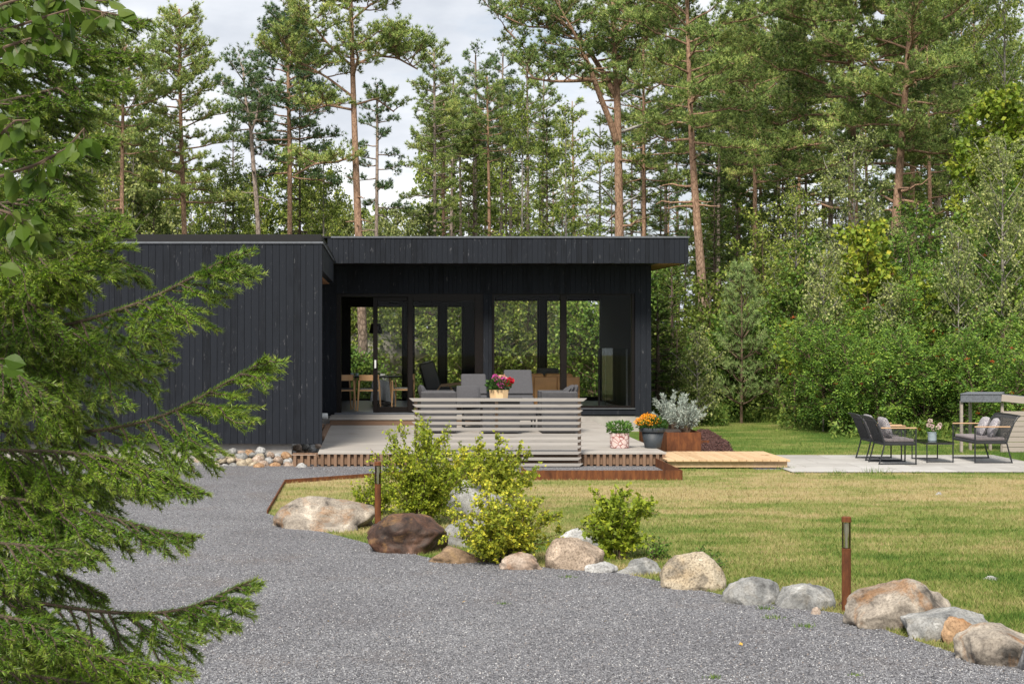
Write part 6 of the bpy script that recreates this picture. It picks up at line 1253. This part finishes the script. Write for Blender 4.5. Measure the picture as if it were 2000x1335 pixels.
# ------------------------------------------------------------------ foreground spruce and birch at the left
def shoot_needles(acc, p0, p1, dens, rg, age0, age1, L=.0180):
    l = np.linalg.norm(p1 - p0); n = max(4, int(l * dens)); s = rg.uniform(0, 1, (n, 1)); d = unit(p1 - p0); side = rnd(rg, n); side -= (side @ d)[:, None] * d; side = unit(side); side[:, 2] += .25
    acc[0].append(p0 + (p1 - p0) * s); acc[1].append(unit(side * .75 + d * .85)); acc[2].append(age0 + (age1 - age0) * s[:, 0] ** 2 + rg.uniform(-.12, .12, n)); acc[3].append(rg.uniform(.75, 1.15, n) * L)
NCOUNT = []
def bough(t, path, seed, Lsec=.34, hang=.55, dens=1250, first=.10, r=.008, tip_age=.9, nsec=34, spread=1.0):
    """a bough of the near spruce: woody axis, side branches hanging from it, needles"""
    rg = np.random.default_rng(seed); P_ = np.array(path, float); n = 26; q = interp(P_, np.linspace(0, 1, n)); 
    for _ in range(3): q[1:-1] = (q[:-2] + 2 * q[1:-1] + q[2:]) / 4
    w = MB(); w.tube(q, np.linspace(r, .003, n), 7); acc = ([], [], [], []); seg = [[], []]
    for i in range(2, n - 1): shoot_needles(acc, q[i], q[i + 1], dens * (1.7 if i < 16 else 1.6), rg, .0 if i < 22 else .3, .1 if i < 22 else tip_age)
    for i in range(nsec):
        s = first + (.95 - first) * (i + rg.uniform(0, .8)) / nsec; p = interp(q, np.array([s]))[0]; d = unit(interp(q, np.array([min(1, s + .05)]))[0] - interp(q, np.array([max(0, s - .05)]))[0])
        side = unit(np.cross(d, UP)) * (1 if i % 2 else -1); L = Lsec * (1.22 * max(0, 1 - s) ** .75 * min(1, .45 + 2.2 * s) + .03) * rg.uniform(.65, 1.15)
        dd = unit(d * rg.uniform(.55, 1.0) + side * rg.uniform(.2, .65) * spread - UP * hang * rg.uniform(.3, 1.1) * (1.15 - s)); m = 7; ss = np.linspace(0, 1, m)[:, None]; b = p + dd * L * ss - UP * (L * .22 * hang * ss ** 2) + rg.normal(0, .008, (m, 3)) * ss
        b[:, 2] += L * .10 * ss[:, 0] ** 3; w.tube(b, np.linspace(.0045, .0018, m), 5, False)
        for k in range(m - 1): shoot_needles(acc, b[k], b[k + 1], dens, rg, .0 if k < 4 else .25, .05 if k < 4 else tip_age if k == m - 2 else .3)
        for k in range(int(L / .029)):
            sa = rg.uniform(.12, .95); bp = interp(b, np.array([sa]))[0]; d2 = unit(dd * .75 + unit(np.cross(dd, UP + rg.normal(0, .3, 3))) * (1 if k % 2 else -1) * rg.uniform(.4, .9) - UP * hang * .35 * rg.uniform(0, 1)); l2 = (.035 + .16 * (1 - sa)) * min(1, L / .22) * rg.uniform(.6, 1.2) + .012
            e = bp + d2 * l2; seg[0].append(bp); seg[1].append(e); mid = bp + (e - bp) * .55; shoot_needles(acc, bp, mid, dens, rg, 0, .1); shoot_needles(acc, mid, e, dens, rg, .2, tip_age * rg.uniform(.3, 1))
    NCOUNT.append(len(np.vstack(acc[0]))); w.twigs(np.array(seg[0]), np.array(seg[1]), .0022, .0012)
    o = w.build('bough', M['spruce_bark'], t); o.location = [-c for c in t.location]
    g = MB(); needletris(g, np.vstack(acc[0]), np.vstack(acc[1]), np.concatenate(acc[3]),   .0027, rg, np.clip(np.concatenate(acc[2]), 0, 1)); g.build('needles', M['near_needles'], o)
TX, TY = -1.75, 5.6
ns_ = thing('spruce_tree', 'near spruce reaching drooping boughs in from the left edge', 'spruce tree', (TX, TY, 0))
g = MB(); g.tube([(0, 0, -.1), (0, 0, 2), (.02, 0, 4.6)], [.11, .085, .03], 14); g.build('trunk', M['spruce_bark'], ns_, smooth=True)
def bp_(pts): return [(TX, TY, Wd(*pts[0])[2] + .02)] + [tuple(Wd(*p)) for p in pts]
BO = [  # photo pixels with distance, from the trunk outwards
 ([(-200, 700, 5.4), (0, 660, 5.2), (120, 638, 5.1), (215, 612, 5.0), (310, 578, 4.9), (385, 535, 4.85), (440, 508, 4.8), (462, 494, 4.8)], .36, .75),
 ([(-200, 800, 5.4), (0, 845, 5.2), (140, 848, 5.1), (255, 832, 5.0), (340, 806, 4.95), (425, 757, 4.9), (500, 713, 4.9), (524, 700, 4.9)], .34, .85),
 ([(-200, 1120, 5.2), (0, 1165, 5.0), (130, 1186, 4.9), (230, 1198, 4.85), (320, 1198, 4.8), (390, 1182, 4.75), (450, 1150, 4.75), (502, 1130, 4.75)], .33, .75),
 ([(-200, 560, 5.3), (0, 545, 5.2), (100, 522, 5.0), (165, 485, 4.95), (245, 438, 4.9)], .30, .45),
 ([(-200, 860, 5.0), (0, 880, 4.9), (120, 880, 4.85), (230, 895, 4.8), (320, 925, 4.8), (412, 968, 4.8)], .30, .55),
 ([(-200, 960, 4.9), (0, 970, 4.8), (120, 985, 4.75), (220, 1010, 4.7), (310, 1038, 4.7), (394, 1048, 4.7)], .28, .55),
 ([(-200, 1050, 4.7), (0, 1060, 4.6), (90, 1068, 4.55), (195, 1085, 4.5)], .26, .5),
 ([(-200, 1240, 4.8), (0, 1245, 4.7), (120, 1265, 4.65), (240, 1290, 4.6), (380, 1310, 4.6)], .30, .6),
 ([(-200, 1300, 4.6), (0, 1310, 4.5), (150, 1330, 4.45), (300, 1360, 4.4)], .30, .5),
 ([(-200, 1180, 4.5), (0, 1200, 4.4), (100, 1225, 4.35), (200, 1260, 4.3)], .26, .5),
 ([(-200, 420, 5.5), (0, 430, 5.4), (100, 425, 5.3), (190, 420, 5.2), (255, 425, 5.2)], .28, .5),
 ([(-200, 330, 5.6), (0, 320, 5.5), (90, 290, 5.4), (150, 275, 5.35), (215, 262, 5.3)], .28, .5),
 ([(-200, 240, 5.7), (0, 200, 5.6), (100, 175, 5.5), (190, 155, 5.4), (260, 160, 5.4)], .30, .5),
 ([(-200, 140, 5.8), (0, 110, 5.7), (120, 95, 5.6), (210, 100, 5.5), (288, 112, 5.5)], .30, .4),
 ([(-200, 40, 5.8), (0, 30, 5.7), (120, 15, 5.6), (220, 30, 5.5), (292, 42, 5.5)], .30, .4),
 ([(-200, 10, 6.2), (0, -20, 6.1), (120, -30, 6.0), (230, -10, 5.9)], .34, .5),
 ([(-200, 760, 6.1), (0, 745, 6.0), (120, 735, 6.0), (250, 700, 5.9), (330, 655, 5.9)], .40, .8),
 ([(-200, 930, 6.0), (0, 930, 6.0), (100, 925, 5.9), (210, 935, 5.9), (290, 965, 5.8)], .36, .8),
 ([(-200, 390, 4.7), (0, 400, 4.6), (60, 385, 4.6), (130, 380, 4.6)], .26, .6),
 ([(-200, 620, 4.8), (-40, 690, 4.7), (40, 735, 4.6), (110, 790, 4.6)], .26, .8),
 ([(-200, 470, 6.2), (0, 480, 6.1), (110, 470, 6.0), (230, 500, 5.9), (292, 548, 5.9)], .36, .7),
 ([(-200, 250, 6.2), (0, 250, 6.1), (100, 215, 6.0), (180, 230, 5.9)], .34, .7),
 ([(-200, 570, 6.0), (0, 590, 5.9), (110, 600, 5.8), (200, 650, 5.8)], .34, .8),
 ([(-200, 560, 5.2), (0, 575, 5.1), (60, 590, 5.0), (110, 630, 5.0), (150, 690, 5.0)], .30, .9),
 ([(-200, 690, 5.2), (0, 720, 5.0), (80, 745, 5.0), (110, 780, 5.0), (150, 805, 5.0)], .28, .9),
 ([(-200, 470, 5.3), (0, 480, 5.1), (80, 500, 5.1), (150, 560, 5.1)], .36, .9),
 ([(-200, 860, 5.2), (0, 900, 5.0), (70, 960, 4.9), (120, 1040, 4.9)], .34, .8),
 ([(-200, 1130, 4.9), (0, 1150, 4.7), (80, 1190, 4.7), (140, 1270, 4.7)], .34, .8),
 ([(-200, 330, 5.9), (0, 360, 5.9), (90, 350, 5.8), (190, 345, 5.8)], .36, .8),
 ([(-200, 640, 5.5), (0, 665, 5.5), (60, 690, 5.4), (150, 745, 5.4)], .34, .9),
 ([(-200, 80, 6.0), (0, 70, 6.0), (90, 60, 5.9), (190, 75, 5.9)], .34, .7),
 ([(-200, 1290, 5.2), (0, 1285, 5.2), (100, 1290, 5.1), (220, 1330, 5.1)], .34, .7),
 ([(-200, 170, 6.1), (0, 160, 6.1), (80, 140, 6.0), (170, 190, 6.0)], .36, .8),
 ([(-200, 430, 5.8), (0, 445, 5.8), (90, 470, 5.8), (150, 540, 5.8)], .36, .9),
 ([(-200, 870, 5.6), (0, 890, 5.6), (80, 930, 5.6), (150, 1000, 5.6)], .36, .9),
 ([(-200, 1010, 5.6), (0, 1080, 5.5), (120, 1120, 5.4), (210, 1165, 5.4)], .30, .8),
]
for k, (pts, Ls, hg) in enumerate(BO): bough(ns_, bp_(pts), 300 + k, Ls, hg * 1.5)
# near birch twigs in the top left corner
nb = thing('birch_tree', 'near birch twigs with round green leaves in the top left corner', 'birch tree', (-2.6, 4.2, 0))
g = MB(); g.tube([(0, 0, -.1), (.05, 0, 2.5), (.1, 0, 5)], [.07, .05, .02], 12); o = g.build('trunk', M['birch_bark'], nb, smooth=True)
rg = np.random.default_rng(17); w = MB(); c = MB()
def near_leaf(mb, p, d, L, nn):
    d = unit(d); nn = unit(np.cross(d, unit(nn))); up = np.cross(d, nn); k = np.array([(0, 0), (.16, .22), (.36, .36), (.58, .32), (.80, .16), (1, 0), (.80, -.16), (.58, -.32), (.36, -.36), (.16, -.22)]); v = [p + d * L * a + nn * L * b + up * L * (abs(b) * .25 - .12 * a * a) for a, b in k]; v.append(p + d * L * .45 + up * L * -.03); n = 10
    mb.add(v, [(i, (i + 1) % n, n) for i in range(n)])
for path in ([(-160, 20, 4.1), (0, 62, 3.95), (80, 36, 3.9), (150, 14, 3.9), (235, 30, 3.85)], [(-160, 380, 4.0), (0, 345, 3.9), (70, 322, 3.85), (130, 290, 3.8), (165, 250, 3.8)], [(-160, 310, 4.0), (0, 262, 3.8), (30, 235, 3.8), (60, 235, 3.8)], [(-160, 100, 4.0), (0, 10, 3.9), (60, -8, 3.9), (200, 2, 3.9)], [(-160, 420, 4.0), (0, 410, 3.9), (40, 425, 3.9), (55, 470, 3.9)], [(-160, 200, 4.0), (0, 95, 3.9), (60, 75, 3.9), (120, 70, 3.9)]):
    P_ = np.array([Wd(*q) for q in path]) - np.array(nb.location); P_ = np.vstack([[(.08, 0, P_[0][2] - .1)], P_]); q = interp(P_, np.linspace(0, 1, 20)); w.tube(q, np.linspace(.006, .0015, 20), 6)
    for i in range(24):
        s = rg.uniform(.45, 1.0); p = interp(q, np.array([s]))[0]; d0 = rg.normal(0, 1, 3) * [1, .6, .5] + [.3, 0, -.6]; e = p + unit(d0) * rg.uniform(.012, .035); w.twigs([p], [e], .0011, .0008); near_leaf(c, e, unit(d0) + [0, 0, -.5], rg.uniform(.036, .053), rg.normal(0, 1, 3) * [.5, 1, .3] + [0, -1, 0])
for path in ([(0, 520, 3.9)], [(8, 700, 3.9)], [(5, 715, 3.9)]):
    p = Wd(*path[0]) - np.array(nb.location); w.twigs([p - [.12, 0, .0]], [p], .0015, .001); near_leaf(c, p, (1, 0, -.3), .055, (0, -1, .3))
w.build('twigs', M['twig'], nb); c.build('crown', M['fore_birch'], nb)
